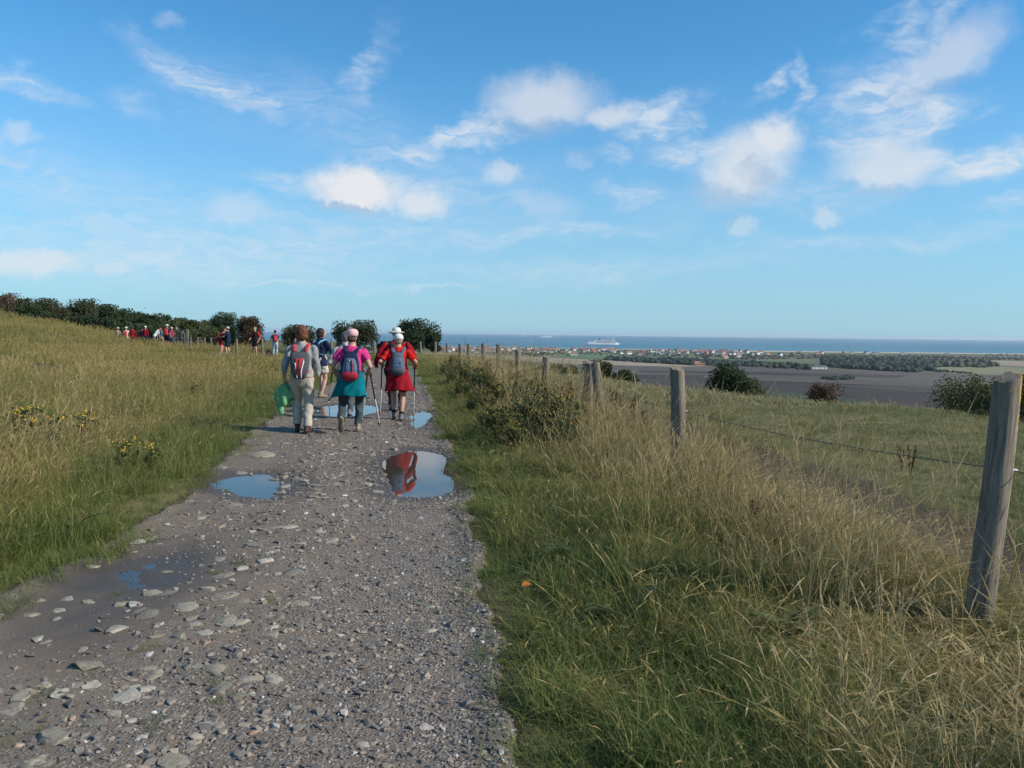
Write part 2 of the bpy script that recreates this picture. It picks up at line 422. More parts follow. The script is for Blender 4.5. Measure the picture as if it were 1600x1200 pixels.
while pys[-1] < 47: pys.append(pys[-1] + (0.3 if pys[-1] < 2 else 0.045 if pys[-1] < 13 else 0.08 if pys[-1] < 22 else 0.4))
pys = np.array(pys); NU = 84; us = np.linspace(-0.12, 1.10, NU)
PX = xl(pys)[:, None] * (1 - us) + xr(pys)[:, None] * us; PY = np.repeat(pys[:, None], NU, 1)
PZ = path_z(PX, PY)
i = np.arange((len(pys) - 1) * (NU - 1)); r, c = i // (NU - 1), i % (NU - 1); a = r * NU + c
pm = new_mesh('path', np.stack([PX.ravel(), PY.ravel(), PZ.ravel()], 1), np.stack([a, a + 1, a + NU + 1, a + NU], 1), True)
ua = pm.attributes.new('across', 'FLOAT', 'POINT'); ua.data.foreach_set('value', np.repeat(us[None], len(pys), 0).ravel().astype(np.float32))
wet = np.zeros(PX.shape)
for P, lb, sh in PUDW: wet = np.maximum(wet, sstep(0.5, 0.08, poly_sd(PX, PY, P) + 0.10 * wav(PX, PY, 3)))
mudc = np.array([tuple(on_z(x, y))[:2] for x, y in [(60, 960), (150, 880), (300, 850), (330, 900), (230, 960), (120, 1010)]])
wet = np.maximum(wet, 0.7 * sstep(0.5, -0.2, poly_sd(PX, PY, mudc)))
wa = pm.attributes.new('wet', 'FLOAT', 'POINT'); wa.data.foreach_set('value', wet.ravel().astype(np.float32))
def path_mat():
    mt, t, b = base_mat('gravel_path')
    pos = t.new('ShaderNodeNewGeometry').outputs['Position']
    ac = t.new('ShaderNodeAttribute', attribute_name='across').outputs['Fac']; wt = t.new('ShaderNodeAttribute', attribute_name='wet').outputs['Fac']
    n1 = t.noise(pos, 1.1, 5, 0.6); n2 = t.noise(pos, 9, 6, 0.7)
    mud = t.mix(n2, (0.115, 0.085, 0.060), (0.215, 0.168, 0.124))
    vc = t.voro(pos, 55, 'Color'); vd = t.voro(pos, 55, 'Distance')
    vr = t.sep(vc)[0]
    peb = t.ramp(vr, [(0.0, (0.085, 0.075, 0.068)), (0.45, (0.16, 0.142, 0.126)), (0.8, (0.24, 0.215, 0.19)), (1.0, (0.40, 0.38, 0.35))])
    f = t.math('ADD', t.math('MULTIPLY_ADD', ac, 0.75, -0.25), t.math('MULTIPLY_ADD', n1, 1.3, -0.55))
    f = t.rng(f, 0.05, 0.55, 0.25, 0.95)
    f = t.math('MULTIPLY', f, t.rng(vd, 0.62, 0.35))
    f = t.math('MULTIPLY', f, t.math('MULTIPLY_ADD', wt, -0.85, 1.0))
    c = t.mix(f, mud, peb)
    c = t.mix(t.math('MULTIPLY', wt, 0.75), c, (0.05, 0.039, 0.029))
    t.put(b.inputs['Base Color'], c)
    t.put(b.inputs['Roughness'], t.math('MULTIPLY_ADD', wt, -0.42, 0.92)); b.inputs['Specular IOR Level'].default_value = 0.3
    h = t.math('ADD', t.math('MULTIPLY', t.math('SUBTRACT', 0.6, vd), f), t.math('MULTIPLY', n2, 0.6))
    t.put(b.inputs['Normal'], t.bump(h, 0.7, 0.018))
    return mt
PATH = tag(obj('path', pm, path_mat()), 'stony gravel path leading toward the sea', None, None, 'structure')
def water_mat(name, col, rough, bump, bscale, stretch=(1, 1, 1), alpha_mud=False):
    mt, t, b = base_mat(name)
    pos = t.new('ShaderNodeNewGeometry').outputs['Position']
    b.inputs['Base Color'].default_value = rgba(col); b.inputs['Roughness'].default_value = rough; b.inputs['IOR'].default_value = 1.33
    b.inputs['Specular IOR Level'].default_value = 0.5
    if bump: t.put(b.inputs['Normal'], t.bump(t.noise(t.vmath('MULTIPLY', pos, stretch), bscale, 3), bump, 0.02))
    return mt
pudm = water_mat('puddle_water', (0.05, 0.043, 0.033), 0.015, 0.012, 3.0)
for P, lb, sh in PUDW:
    c = P.mean(0); Q = c + (P - c) * (1 + 0.14 / np.maximum(np.hypot(*(P - c).T), 0.1))[:, None]
    n = len(Q)
    V = [(c[0], c[1], 0)] + [(p[0], p[1], 0) for p in Q]
    V = [(v[0] - c[0], v[1] - c[1], 0) for v in V]
    o = obj('puddle', new_mesh('puddle', V, [(0, 1 + i, 1 + (i + 1) % n) for i in range(n)]), pudm, None, (c[0], c[1], WATER - (0.004 if sh else 0)))
    if o.data.polygons[0].normal.z < 0: o.data.flip_normals()
    tag(o, lb, None, None, 'structure')

# ---- stones on the path
def hull(name, n, sc, seed, mats, bev=0.0):
    rs = np.random.default_rng(seed); bm = bmesh.new()
    P = rs.normal(size=(n, 3)); P /= np.linalg.norm(P, axis=1)[:, None]
    P = P * rs.uniform(0.82, 1.05, (n, 1)) * np.array(sc)
    P[:, 2] = np.clip(P[:, 2], -0.55 * sc[2], 0.62 * sc[2])
    for p in P: bm.verts.new(p)
    g = bmesh.ops.convex_hull(bm, input=bm.verts)
    for v in [v for v in bm.verts if not v.link_faces]: bm.verts.remove(v)
    me = bpy.data.meshes.new(name); bm.to_mesh(me); bm.free(); me.materials.append(mats)
    me.polygons.foreach_set('use_smooth', [True] * len(me.polygons))
    me.set_sharp_from_angle(angle=math.radians(38))
    return me
def stone_mat():
    mt, t, b = base_mat('limestone')
    tcn = t.new('ShaderNodeTexCoord').outputs['Object']; pos = t.new('ShaderNodeNewGeometry').outputs['Position']
    rnd = t.new('ShaderNodeObjectInfo').outputs['Random']
    c = t.ramp(rnd, [(0.0, (0.19, 0.17, 0.142)), (0.35, (0.26, 0.228, 0.175)), (0.7, (0.34, 0.295, 0.225)), (1.0, (0.44, 0.40, 0.33))])
    n = t.noise(pos, 30, 6, 0.7); c = t.mix(t.rng(n, 0.42, 0.75, 0.0, 0.65), c, (0.15, 0.13, 0.095))
    c = t.mix(t.rng(t.noise(pos, 9, 4), 0.55, 0.75, 0, 0.5), c, (0.20, 0.185, 0.12))
    t.put(b.inputs['Base Color'], c); b.inputs['Roughness'].default_value = 0.9; b.inputs['Specular IOR Level'].default_value = 0.2
    t.put(b.inputs['Normal'], t.bump(t.noise(pos, 45, 6, 0.75), 0.9, 0.012))
    return mt
SM = stone_mat()
STONES = [hull('stone', 24 + 2 * (k % 2), (1, random.uniform(.6, .85), random.uniform(.42, .62)), 100 + k, SM) for k in range(14)]
big = [(345, 907, 42), (350, 941, 46), (290, 958, 44), (355, 978, 52), (422, 999, 46), (305, 985, 34), (300, 975, 30), (217, 965, 32), (190, 948, 26), (208, 950, 28), (50, 962, 22), (140, 1042, 60),
       (205, 1068, 28), (228, 1085, 28), (85, 1157, 58), (392, 1067, 42), (428, 1067, 36), (335, 1120, 30), (512, 1030, 36), (222, 1125, 34), (182, 1125, 26), (245, 1100, 28), (278, 1005, 28), (245, 1006, 24),
       (316, 1047, 34), (235, 1050, 24), (60, 1200, 40), (520, 851, 28), (395, 857, 34), (430, 828, 30), (480, 755, 16), (445, 745, 18), (430, 748, 20), (447, 760, 26), (437, 769, 20), (581, 711, 18), (615, 703, 20),
       (572, 758, 30), (590, 768, 26), (405, 714, 46), (210, 862, 16), (215, 848, 26), (340, 712, 16), (345, 733, 18), (130, 1020, 20), (20, 935, 24), (65, 940, 18), (505, 917, 20), (470, 950, 30), (415, 950, 20), (360, 1020, 24),
       (395, 1040, 22), (450, 1090, 24), (415, 1130, 22), (300, 1170, 26), (20, 1110, 36), (40, 1140, 40), (170, 1100, 20), (120, 1080, 26), (60, 1080, 24), (298, 1178, 26), (525, 1168, 22), (700, 975, 20), (185, 1160, 20)]
nst = 0
def stone(x, y, r, sink=0.25):
    global nst
    me = STONES[nst % len(STONES)]; nst += 1
    z = max(pz(x, y), WATER - 0.01)
    o = obj('stone', me, None, PATH, (x, y, z + r * 0.05 - sink * r * 0.4), (random.gauss(0, .12), random.gauss(0, .12), random.uniform(0, 6.28)), (r, r, r * random.uniform(.6, 1.0)))
for (px, py, w) in big:
    p = on_z(px, py); stone(p.x, p.y, w / FPX * p.length * 0.60, .4)
while nst < 300:
    y = 2.6 + 9.5 * random.random() ** 1.5; a, b = float(xl(y)), float(xr(y))
    u = random.gauss(0.46, 0.2) if random.random() < .85 else random.random()
    if not 0.03 < u < 0.95: continue
    x = a + (b - a) * u
    if any(poly_sd(np.array([x]), np.array([y]), P)[0] < 0.06 for P, _, _ in PUDW): continue
    if not -0.68 * y - .3 < x: continue
    stone(x, y, random.uniform(0.03, 0.085) * (1.05 if u < .6 else .6), .45)

# ---- instanced stuff by geometry nodes
def instancer(name, meshes, pos, idx, rot, scl, label, kind='stuff', parent=None):
    tcol = bpy.data.collections.new(name + '_kinds')
    for k, me in enumerate(meshes):
        to = bpy.data.objects.new('%s_kind_%02d' % (name, k), me); tcol.objects.link(to)
    me = bpy.data.meshes.new(name); me.vertices.add(len(pos)); me.vertices.foreach_set('co', np.asarray(pos, dtype=np.float32).ravel())
    for nm, ty, arr, fld in (('idx', 'INT', idx, 'value'), ('rot', 'FLOAT_VECTOR', rot, 'vector'), ('scl', 'FLOAT_VECTOR', scl, 'vector')):
        a_ = me.attributes.new(nm, ty, 'POINT'); a_.data.foreach_set(fld, np.asarray(arr, dtype=np.int32 if ty == 'INT' else np.float32).ravel())
    me.update()
    o = obj(name, me, None, parent)
    ng = bpy.data.node_groups.new(name + '_scatter', 'GeometryNodeTree')
    ng.interface.new_socket('Geometry', in_out='INPUT', socket_type='NodeSocketGeometry')
    ng.interface.new_socket('Geometry', in_out='OUTPUT', socket_type='NodeSocketGeometry')
    N, L = ng.nodes, ng.links
    gi = N.new('NodeGroupInput'); go = N.new('NodeGroupOutput')
    ci = N.new('GeometryNodeCollectionInfo'); ci.inputs['Collection'].default_value = tcol
    ci.inputs['Separate Children'].default_value = True; ci.inputs['Reset Children'].default_value = True
    ip = N.new('GeometryNodeInstanceOnPoints'); ip.inputs['Pick Instance'].default_value = True
    mp = N.new('GeometryNodeMeshToPoints'); L.new(gi.outputs[0], mp.inputs[0])
    L.new(mp.outputs[0], ip.inputs['Points']); L.new(ci.outputs[0], ip.inputs['Instance'])
    for nm, dt, sock in (('idx', 'INT', 'Instance Index'), ('rot', 'FLOAT_VECTOR', 'Rotation'), ('scl', 'FLOAT_VECTOR', 'Scale')):
        na = N.new('GeometryNodeInputNamedAttribute'); na.data_type = dt; na.inputs['Name'].default_value = nm
        src = na.outputs[0]
        if nm == 'rot':
            er = N.new('FunctionNodeEulerToRotation'); L.new(src, er.inputs[0]); src = er.outputs[0]
        L.new(src, ip.inputs[sock])
    L.new(ip.outputs[0], go.inputs[0])
    md = o.modifiers.new('scatter', 'NODES'); md.node_group = ng
    return tag(o, label, None, None, kind)
def pebble_mat():
    mt, t, b = base_mat('pebbles')
    rnd = t.new('ShaderNodeObjectInfo').outputs['Random']; pos = t.new('ShaderNodeNewGeometry').outputs['Position']
    c = t.ramp(rnd, [(0.0, (0.09, 0.08, 0.073)), (0.3, (0.155, 0.137, 0.121)), (0.6, (0.215, 0.187, 0.157)), (0.82, (0.29, 0.247, 0.19)), (0.93, (0.3, 0.2, 0.14)), (1.0, (0.55, 0.53, 0.5))])
    c = t.mix(t.rng(t.noise(pos, 90, 3), 0.4, 0.7, 0, .5), c, (0.12, 0.11, 0.10))
    t.put(b.inputs['Base Color'], c); b.inputs['Roughness'].default_value = 0.85; b.inputs['Specular IOR Level'].default_value = 0.25
    return mt
PM = pebble_mat()
PEB = [hull('pebble', 14, (1, random.uniform(.6, .9), random.uniform(.5, .75)), 300 + k, PM) for k in range(8)]
N = 80000
y = 2.4 + 24 * RNG.random(N) ** 1.9; u = RNG.uniform(-.03, 1.0, N)
u = np.where(RNG.random(N) < .45, 1.03 - u * u * .9, u)
x = xl(y) * (1 - u) + xr(y) * u
keep = (x > -0.70 * y - 0.5) & (np.minimum(x - xl(y), xr(y) - x) + .07 * wav(x, y, 2.2) + RNG.normal(0, .04, N) > -.02)
for P, _, sh in PUDW: keep &= poly_sd(x, y, P) > (0.03 if not sh else -0.02)
keep &= ~((poly_sd(x, y, mudc) < 0.1) & (RNG.random(N) < .45))
dens = wav(x, y, 0.9) * 0.35 + 0.55 + (u - .5) * .9
keep &= RNG.random(N) < dens
x, y, u = x[keep], y[keep], u[keep]; n = len(x)
s = np.exp(RNG.normal(math.log(0.0066), 0.5, n)) * (1 + 0.045 * y); s = np.clip(s, .004, .05)
mid = (RNG.random(n) < .085) & (RNG.random(n) < np.exp(-((u - .42) / .25) ** 2) + .15); s = np.where(mid, RNG.uniform(.016, .036, n), s)
z = path_z(x, y) + s * 0.02
instancer('gravel', PEB, np.stack([x, y, z], 1), RNG.integers(0, 8, n), np.stack([RNG.normal(0, .25, n), RNG.normal(0, .25, n), RNG.uniform(0, 6.28, n)], 1), np.stack([s, s, s], 1), None, 'stuff', PATH)

# ---- coastal plain, fields, beach, sea
def sheet(name, pts, z, mt, label=None, kind='structure', sub=False):
    V = [(p[0], p[1], z) for p in pts]
    me = new_mesh(name, V, [tuple(range(len(V)))])
    if me.polygons[0].normal.z < 0: me.flip_normals()
    return tag(obj(name, me, mt), label, None, None, kind)
def field_mat(name, c1, c2, scale, rows=0.0, ang=0.0):
    mt, t, b = base_mat(name)
    pos = t.new('ShaderNodeNewGeometry').outputs['Position']
    v = t.vmath('MULTIPLY', pos, (1.0, 0.45, 1.0))
    f = t.rng(t.noise(v, scale, 6, 0.65), 0.32, 0.68)
    c = t.mix(f, c1, c2)
    if rows:
        rp = t.new('ShaderNodeMapping'); t.put(rp.inputs[0], pos); rp.inputs['Rotation'].default_value = (0, 0, ang)
        w = t.new('ShaderNodeTexWave'); t.put(w.inputs['Vector'], rp.outputs[0]); w.inputs['Scale'].default_value = rows; w.inputs['Distortion'].default_value = 1.5
        c = t.mix(t.math('MULTIPLY', w.outputs['Fac'], 0.35), c, tuple(k * 0.6 for k in c2))
    t.put(b.inputs['Base Color'], c); b.inputs['Roughness'].default_value = 0.95; b.inputs['Specular IOR Level'].default_value = 0.1
    return mt
COAST = 3750.0
plain_m = field_mat('plain_turf', (0.085, 0.105, 0.055), (0.15, 0.145, 0.085), 0.004)
sheet('plain', [(-6000, 60), (6000, -400), (6000, COAST - 20), (-6000, COAST - 20)], PLAIN_Z, plain_m, 'flat coastal plain below the hill')
F_DARK = field_mat('ploughed_soil', (0.046, 0.036, 0.031), (0.078, 0.062, 0.052), 0.006, 0.05, 0.5)
F_GREY = field_mat('harrowed_soil', (0.095, 0.076, 0.062), (0.135, 0.112, 0.092), 0.005, 0.06, 1.2)
F_TAN = field_mat('stubble', (0.36, 0.29, 0.20), (0.29, 0.23, 0.155), 0.006, 0.06, 1.3)
F_GREEN = field_mat('pasture', (0.095, 0.15, 0.065), (0.14, 0.17, 0.08), 0.006)
F_MEAD = field_mat('rough_meadow', (0.035, 0.05, 0.03), (0.06, 0.068, 0.042), 0.01)
F_OLIVE = field_mat('dry_pasture', (0.17, 0.18, 0.09), (0.22, 0.20, 0.11), 0.006)
FL = [([(560, 552), (690, 551), (800, 556), (930, 562), (1010, 565), (1130, 571), (1060, 573), (900, 569), (690, 557), (560, 556)], F_TAN, 'pale stubble strip'),
      ([(700, 558), (900, 570), (1060, 573), (1140, 572), (1320, 578), (1500, 584), (1640, 590), (1640, 604), (1400, 596), (1100, 585), (960, 585), (780, 572)], F_GREY, 'grey brown harrowed field'),
      ([(780, 573), (960, 585.5), (1100, 585.5), (1400, 596.5), (1640, 604.5), (1900, 640), (1900, 760), (800, 760)], F_DARK, 'dark ploughed field'),
      ([(815, 547.5), (900, 547), (985, 553), (950, 560), (900, 559.5), (815, 554.5)], F_GREEN, 'green pasture by the village'),
      ([(1545, 563), (1640, 566), (1640, 575), (1560, 571)], F_TAN, 'pale field by the dunes'),
      ([(1440, 573), (1545, 572), (1640, 577), (1640, 589), (1480, 583)], F_OLIVE, 'olive dry pasture'),
      ([(1180, 561), (1235, 563), (1225, 568), (1180, 565)], F_GREEN, 'small green paddock'),
      ([(1000, 578.5), (1200, 581), (1420, 587), (1400, 590), (1180, 585), (1000, 582)], F_DARK, 'dark strip across the harrowed field'),
      ([(1100, 587), (1330, 594), (1520, 601), (1500, 606), (1300, 599), (1100, 591)], F_GREY, 'paler brown strip in the ploughed field'),
      ([(1640, 606), (1640, 622), (1420, 612), (1300, 603), (1400, 602)], field_mat('brown_soil', (0.07, 0.056, 0.045), (0.1, 0.08, 0.065), 0.01, .06, .8), 'brown strip below the paler one'),
      ([(1415, 597), (1500, 588), (1560, 591), (1535, 602)], F_GREY, 'lighter brown field corner'),
      ([(1080, 612), (1200, 608), (1330, 622), (1450, 640), (1450, 700), (1080, 680)], F_MEAD, 'dark rough meadow at the foot of the hill')]
for k, (pl, fm, lb) in enumerate(FL):
    pts = [on_z(px, py, PLAIN_Z + 0.06 + 0.05 * k) for px, py in pl]
    sheet('field', [(p.x, p.y) for p in pts], PLAIN_Z + 0.06 + 0.05 * k, fm, lb)
sand = mat('sand', (0.50, 0.41, 0.30), (0.42, 0.36, 0.25), 0.01, space='World')
bx = np.linspace(-6000, 6000, 60); V = []; Fq = []
for k, xx in enumerate(bx):
    w = 25 * math.sin(xx * 0.004) + 12 * math.sin(xx * 0.011)
    wid = 150 if xx > 900 else 60
    V += [(xx, COAST - 75 - wid + w, PLAIN_Z - 0.1), (xx, COAST - 60 - wid + w, PLAIN_Z + 0.8), (xx, COAST - 20 + w * .5, PLAIN_Z + 0.5), (xx, COAST + 110 + w, SEA_Z - 2.0)]
for k in range(len(bx) - 1):
    for j in range(3): Fq.append((k * 4 + j, (k + 1) * 4 + j, (k + 1) * 4 + j + 1, k * 4 + j + 1))
bm_ = new_mesh('beach', V, Fq, True)
if bm_.polygons[0].normal.z < 0: bm_.flip_normals()
tag(obj('beach', bm_, sand), 'pale sandy beach beyond the village', None, None, 'structure')
def sea_mat():
    mt, t, b = base_mat('sea_water')
    pos = t.new('ShaderNodeNewGeometry').outputs['Position']
    n = t.noise(t.vmath('MULTIPLY', pos, (0.00035, 0.0011, 0.001)), 1.0, 5, 0.6)
    c = t.mix(t.rng(n, 0.35, 0.65), (0.014, 0.105, 0.15), (0.032, 0.165, 0.205))
    sb = t.rng(t.sep(pos)[1], COAST + 1500, COAST + 100, 0.0, 0.5)
    c = t.mix(sb, c, (0.10, 0.21, 0.23))
    t.put(b.inputs['Base Color'], c); b.inputs['Roughness'].default_value = 0.35; b.inputs['Specular IOR Level'].default_value = 0.3; b.inputs['IOR'].default_value = 1.33
    t.put(b.inputs['Normal'], t.bump(t.noise(t.vmath('MULTIPLY', pos, (0.05, 0.08, 0.1)), 1.0, 6, 0.7), 1.0, 3.0))
    return mt
SEA_FAR = 32000.0
sheet('sea', [(-26000, COAST - 60), (26000, COAST - 60), (26000, SEA_FAR), (-26000, SEA_FAR)], SEA_Z, sea_mat(), 'blue green sea reaching to the horizon')
# chalk cliffs on the far shore
cl = mat('far_chalk', (0.78, 0.77, 0.74), (0.6, 0.6, 0.56), 0.002, space='World')
V = []; Fq = []; cols = np.linspace(330, 590, 60)
for k, px in enumerate(cols):
    p = at_y(px, 515, 31500); hgt = 62 * (0.35 + 0.65 * (0.5 + 0.5 * math.sin(k * 0.33) * math.sin(k * 0.11 + 1))) * (1 if 420 < px < 548 else 0.45)
    V += [(p.x, 31500, SEA_Z - 5), (p.x, 31520, SEA_Z + hgt), (p.x, 31950, SEA_Z + hgt * .9)]
for k in range(len(cols) - 1):
    for j in range(2): Fq.append((k * 3 + j, (k + 1) * 3 + j, (k + 1) * 3 + j + 1, k * 3 + j + 1))
tag(obj('cliffs', new_mesh('cliffs', V, Fq), cl), 'thin line of white cliffs on the far shore', None, None, 'structure')
# ================================================================== PEOPLE
DG = bpy.context.evaluated_depsgraph_get
def fuse(mb, voxel, name, off=(0, 0, 0), wrinkle=0.0, wfreq=9.0, smooth=4, seed=0.0):
    """join overlapping closed shapes into one continuous skin"""
    me = mb.mesh('raw'); o = bpy.data.objects.new('raw', me); COL.objects.link(o)
    r = o.modifiers.new('r', 'REMESH'); r.mode = 'VOXEL'; r.voxel_size = voxel; r.use_smooth_shade = True
    s_ = o.modifiers.new('s', 'SMOOTH'); s_.iterations = smooth; s_.factor = 0.5
    bpy.context.view_layer.update()
    ev = o.evaluated_get(DG()); out = bpy.data.meshes.new_from_object(ev)
    bpy.data.objects.remove(o); bpy.data.meshes.remove(me)
    n = len(out.vertices); co = np.empty(n * 3, np.float32); out.vertices.foreach_get('co', co); co = co.reshape(-1, 3)
    if wrinkle:
        no = np.empty(n * 3, np.float32); out.vertices.foreach_get('normal', no); no = no.reshape(-1, 3)
        x, y, z = co[:, 0] * wfreq + seed, co[:, 1] * wfreq, co[:, 2] * wfreq
        w = np.sin(z * 2.1 + 1.8 * np.sin(x * 1.9 + seed) + 1.4 * np.sin(y * 2.3)) * 0.6 + np.sin(x * 3.1 + z * 2.7 + 1.2 * np.sin(z * 1.7)) * 0.4
        co = co + no * (w * wrinkle)[:, None].astype(np.float32)
    co = co - np.array(off, np.float32)
    out.vertices.foreach_set('co', co.ravel()); out.name = name
    out.polygons.foreach_set('use_smooth', [True] * len(out.polygons)); out.update()
    return out
def ik(a, b, l1, l2, pole):
    a, b, pole = Vector(a), Vector(b), Vector(pole); d = b - a; L = min(d.length, 0.998 * (l1 + l2)); u = d.normalized(); b2 = a + u * L
    x = (L * L + l1 * l1 - l2 * l2) / (2 * L); h = math.sqrt(max(l1 * l1 - x * x, 0)); pp = pole - u * pole.dot(u)
    return a + u * x + pp.normalized() * h, b2
def lerp(a, b, t): return Vector(a) * (1 - t) + Vector(b) * t
def cloth(name, c, r=0.9): return mat('cloth_' + name, c, tuple(k * 0.72 for k in c), 14, r, 0.35, 60, spec=0.15, bdist=0.004)
SKIN = mat('skin', (0.50, 0.29, 0.20), (0.42, 0.22, 0.15), 12, 0.55, 0.15, 80)
HAIRM = {}
def hairm(name, c): return mat('hair_' + name, c, tuple(k * 0.45 for k in c), 30, 0.55, 0.9, 45, stretch=(3, 3, 0.6))
LEATHER = mat('shoe_leather', (0.10, 0.085, 0.07), (0.045, 0.04, 0.038), 20, 0.6, 0.3)
SOLE = mat('shoe_sole', (0.03, 0.03, 0.03), None, 20, 0.8); SOLE_TAN = mat('sole_tan', (0.24, 0.19, 0.12), (0.12, 0.09, 0.06), 40, 0.85, .5, 60)

class Person:
    def __init__(s, label, loc, yaw, height, feet, hands, w=1.0, lean=0.05, head_yaw=0.0, head_pitch=0.0, hip_y=0.0, sole_tan=False,
                 top=None, sleeve=0.3, bottom=None, leg_to=1.0, shoes=None, hair=None, hair_style='bob', hat=None, long_top=0.0, voxel=0.011, grip=(False, False), sway=0.0, flare=0.0, group=None, collar=None, detail=True, waist=None):
        s.k = k = height / 1.65; s.w = w; s.lean = lean; s.yaw = yaw; s.voxel = voxel
        s.root = thing('person', label, 'person', loc, yaw, group)
        hipz = 0.86 * k + hip_y
        def tp(x, y, z):                                   # torso point with lean and sway
            dz = z * k + hip_y - hipz
            return Vector((x * k + sway * max(dz, 0), y * k + lean * max(dz, 0), z * k + hip_y))
        s.tp = tp
        s.sh = [tp(sg * 0.168 * w, -0.005, 1.315) for sg in (-1, 1)]
        s.hip = [tp(sg * 0.088 * w, 0, 0.85) for sg in (-1, 1)]
        s.arm = []; s.leg = []
        for i, sg in enumerate((-1, 1)):
            hd = Vector(hands[i]); e, wr = ik(s.sh[i], hd, 0.285 * k, 0.25 * k, (sg * 0.45, -1.0, -0.2)); s.arm.append((s.sh[i], e, wr))
            an = Vector(feet[i][:3]) + Vector((0, 0, 0.075 * k)); kn, an2 = ik(s.hip[i], an, 0.40 * k, 0.405 * k, (sg * 0.08, 1, 0)); s.leg.append((s.hip[i], kn, an2))
        s.feet = feet
        # ---- body: one continuous mesh
        b = MB(); T = [(.775, .09, .085), (.84, .155, .11), (.92, .15, .105), (1.02, .128, .09), (1.14, .142, .10), (1.25, .152, .105), (1.33, .15, .085), (1.385, .085, .065), (1.43, .052, .052), (1.50, .050, .052)]
        b.tube([tp(0, 0, z) for z, _, _ in T], [(rx * k * w, ry * k * w) for z, rx, ry in T], 16)
        hc = tp(0, 0.012, 1.555) + Vector((0, 0.0, 0)); s.hc = hc
        s.HM = Matrix.Rotation(head_yaw, 3, 'Z') @ Matrix.Rotation(head_pitch, 3, 'X')
        hm = s.HM
        b.ball(hc, (.073 * k, .092 * k, .105 * k), 18, 12, hm)
        b.ball(hc + hm @ Vector((0, .03, -.05)) * k, (.055 * k, .06 * k, .062 * k), 14, 9, hm)
        if detail:
            b.tube([hc + hm @ Vector((0, .085, .02)) * k, hc + hm @ Vector((0, .108, -.022)) * k], [.009 * k, .015 * k], 8)
            for sg in (-1, 1):
                b.ball(hc + hm @ Vector((sg * .075, -.005, -.01)) * k, (.009 * k, .018 * k, .03 * k), 8, 6, hm)
            b.tube([hc + hm @ Vector((-.022, .088, -.06)) * k, hc + hm @ Vector((.022, .088, -.06)) * k], [.007 * k] * 2, 6)
        for i, sg in enumerate((-1, 1)):
            a, e, wr = s.arm[i]
            b.tube([lerp(tp(0, 0, 1.33), a, .55), a, lerp(a, e, .45), e, lerp(e, wr, .35), wr], [.05 * k, .052 * k * w, .044 * k * w, .036 * k, .038 * k, .024 * k], 10)
            s.hand(b, i, sg, grip[i], k)
            h_, kn, an = s.leg[i]
            b.tube([h_, lerp(h_, kn, .3), lerp(h_, kn, .75), kn, lerp(kn, an, .32), lerp(kn, an, .75), an], [.085 * k * w, .08 * k * w, .062 * k, .052 * k, .055 * k, .038 * k, .034 * k], 12)
            M = s.footM(i)
            b.tube([an + M @ Vector((0, -.045, -.03)) * k, an + M @ Vector((0, .05, -.035)) * k, an + M @ Vector((0, .14, -.052)) * k], [(.028 * k, .03 * k), (.036 * k, .03 * k), (.034 * k, .016 * k)], 10)
        o = obj('body', fuse(b, voxel * .82, 'body', smooth=3), SKIN, s.root)
        if detail:
            for sg in (-1, 1):
                e_ = MB(); e_.ball(hc + hm @ Vector((sg * .03, .079, .012)) * k, (.011 * k, .008 * k, .008 * k), 8, 6); obj('eye', e_.mesh('eye'), mat('eye', (.05, .03, .02), None, 10, .2), s.root)
        # ---- clothes
        if bottom:
            b = MB(); hw = [(.80, .135, .11), (.86, .172, .128), (.94, .168, .122), (1.01, .15, .11)]
            b.tube([tp(0, 0, z) for z, _, _ in hw], [(rx * k * w, ry * k * w) for _, rx, ry in hw], 16)
            for i in range(2):
                h_, kn, an = s.leg[i]; L = [(h_, .1 * w), (lerp(h_, kn, .35), .093 * w), (lerp(h_, kn, .75), .078), (kn, .068 + flare * .3)]
                if leg_to >= 1: L += [(lerp(kn, an, .4), .066 + flare * .6), (lerp(kn, an, .95), .060 + flare)]
                else: L = [(h_, .1 * w), (lerp(h_, kn, .35), .096 * w), (lerp(h_, kn, leg_to), .092 + flare)]
                b.tube([p for p, _ in L], [r * k for _, r in L], 12, cap=False)
            obj('trousers' if leg_to >= 1 else 'shorts', fuse(b, voxel, 'trousers', wrinkle=(.010 if voxel < .015 else .006) * k, wfreq=11, smooth=3, seed=height * 31), bottom, s.root)
        if top:
            b = MB(); hem = .90 - long_top
            S = ([(hem, .178 + long_top * .15, .13 + long_top * .1)] if long_top else [(.90, .172, .128)]) + ([(.86, .178, .13)] if long_top else []) + [(.97, .16, .118), (1.05, .15, .112), (1.15, .162, .118), (1.25, .172, .122), (1.325, .17, .102), (1.375, .115, .082), (1.415, .07, .066)]
            b.tube([tp(0, 0, z) for z, _, _ in S], [(rx * k * w, ry * k * w) for _, rx, ry in S], 18, cap=False)
            for i in range(2):
                a, e, wr = s.arm[i]; n_in = lerp(tp(0, 0, 1.33), a, .5)
                b.ball(a + Vector((0, 0, -.006 * k)), .063 * k * w, 12, 8)
                b.tube([n_in + Vector((0, 0, -.012 * k)), a + Vector((0, 0, -.012 * k))], [(.05 * k, .055 * k), (.05 * k, .05 * k)], 10)
                if sleeve <= .5: L = [(a, .062 * w), (lerp(a, e, sleeve), .062 * w), (lerp(a, e, sleeve * 2), .060 * w)]
                else:
                    L = [(a, .062 * w), (lerp(a, e, .5), .058 * w), (e, .052), (lerp(e, wr, (sleeve - .5) * 2), .044)]
                b.tube([p for p, _ in L], [r * k for _, r in L], 12, cap=False)
            if collar: b.tube([tp(0, -.005, 1.40), tp(0, -.005, 1.45)], [(.075 * k, .075 * k), (.07 * k, .07 * k)], 14, cap=False)
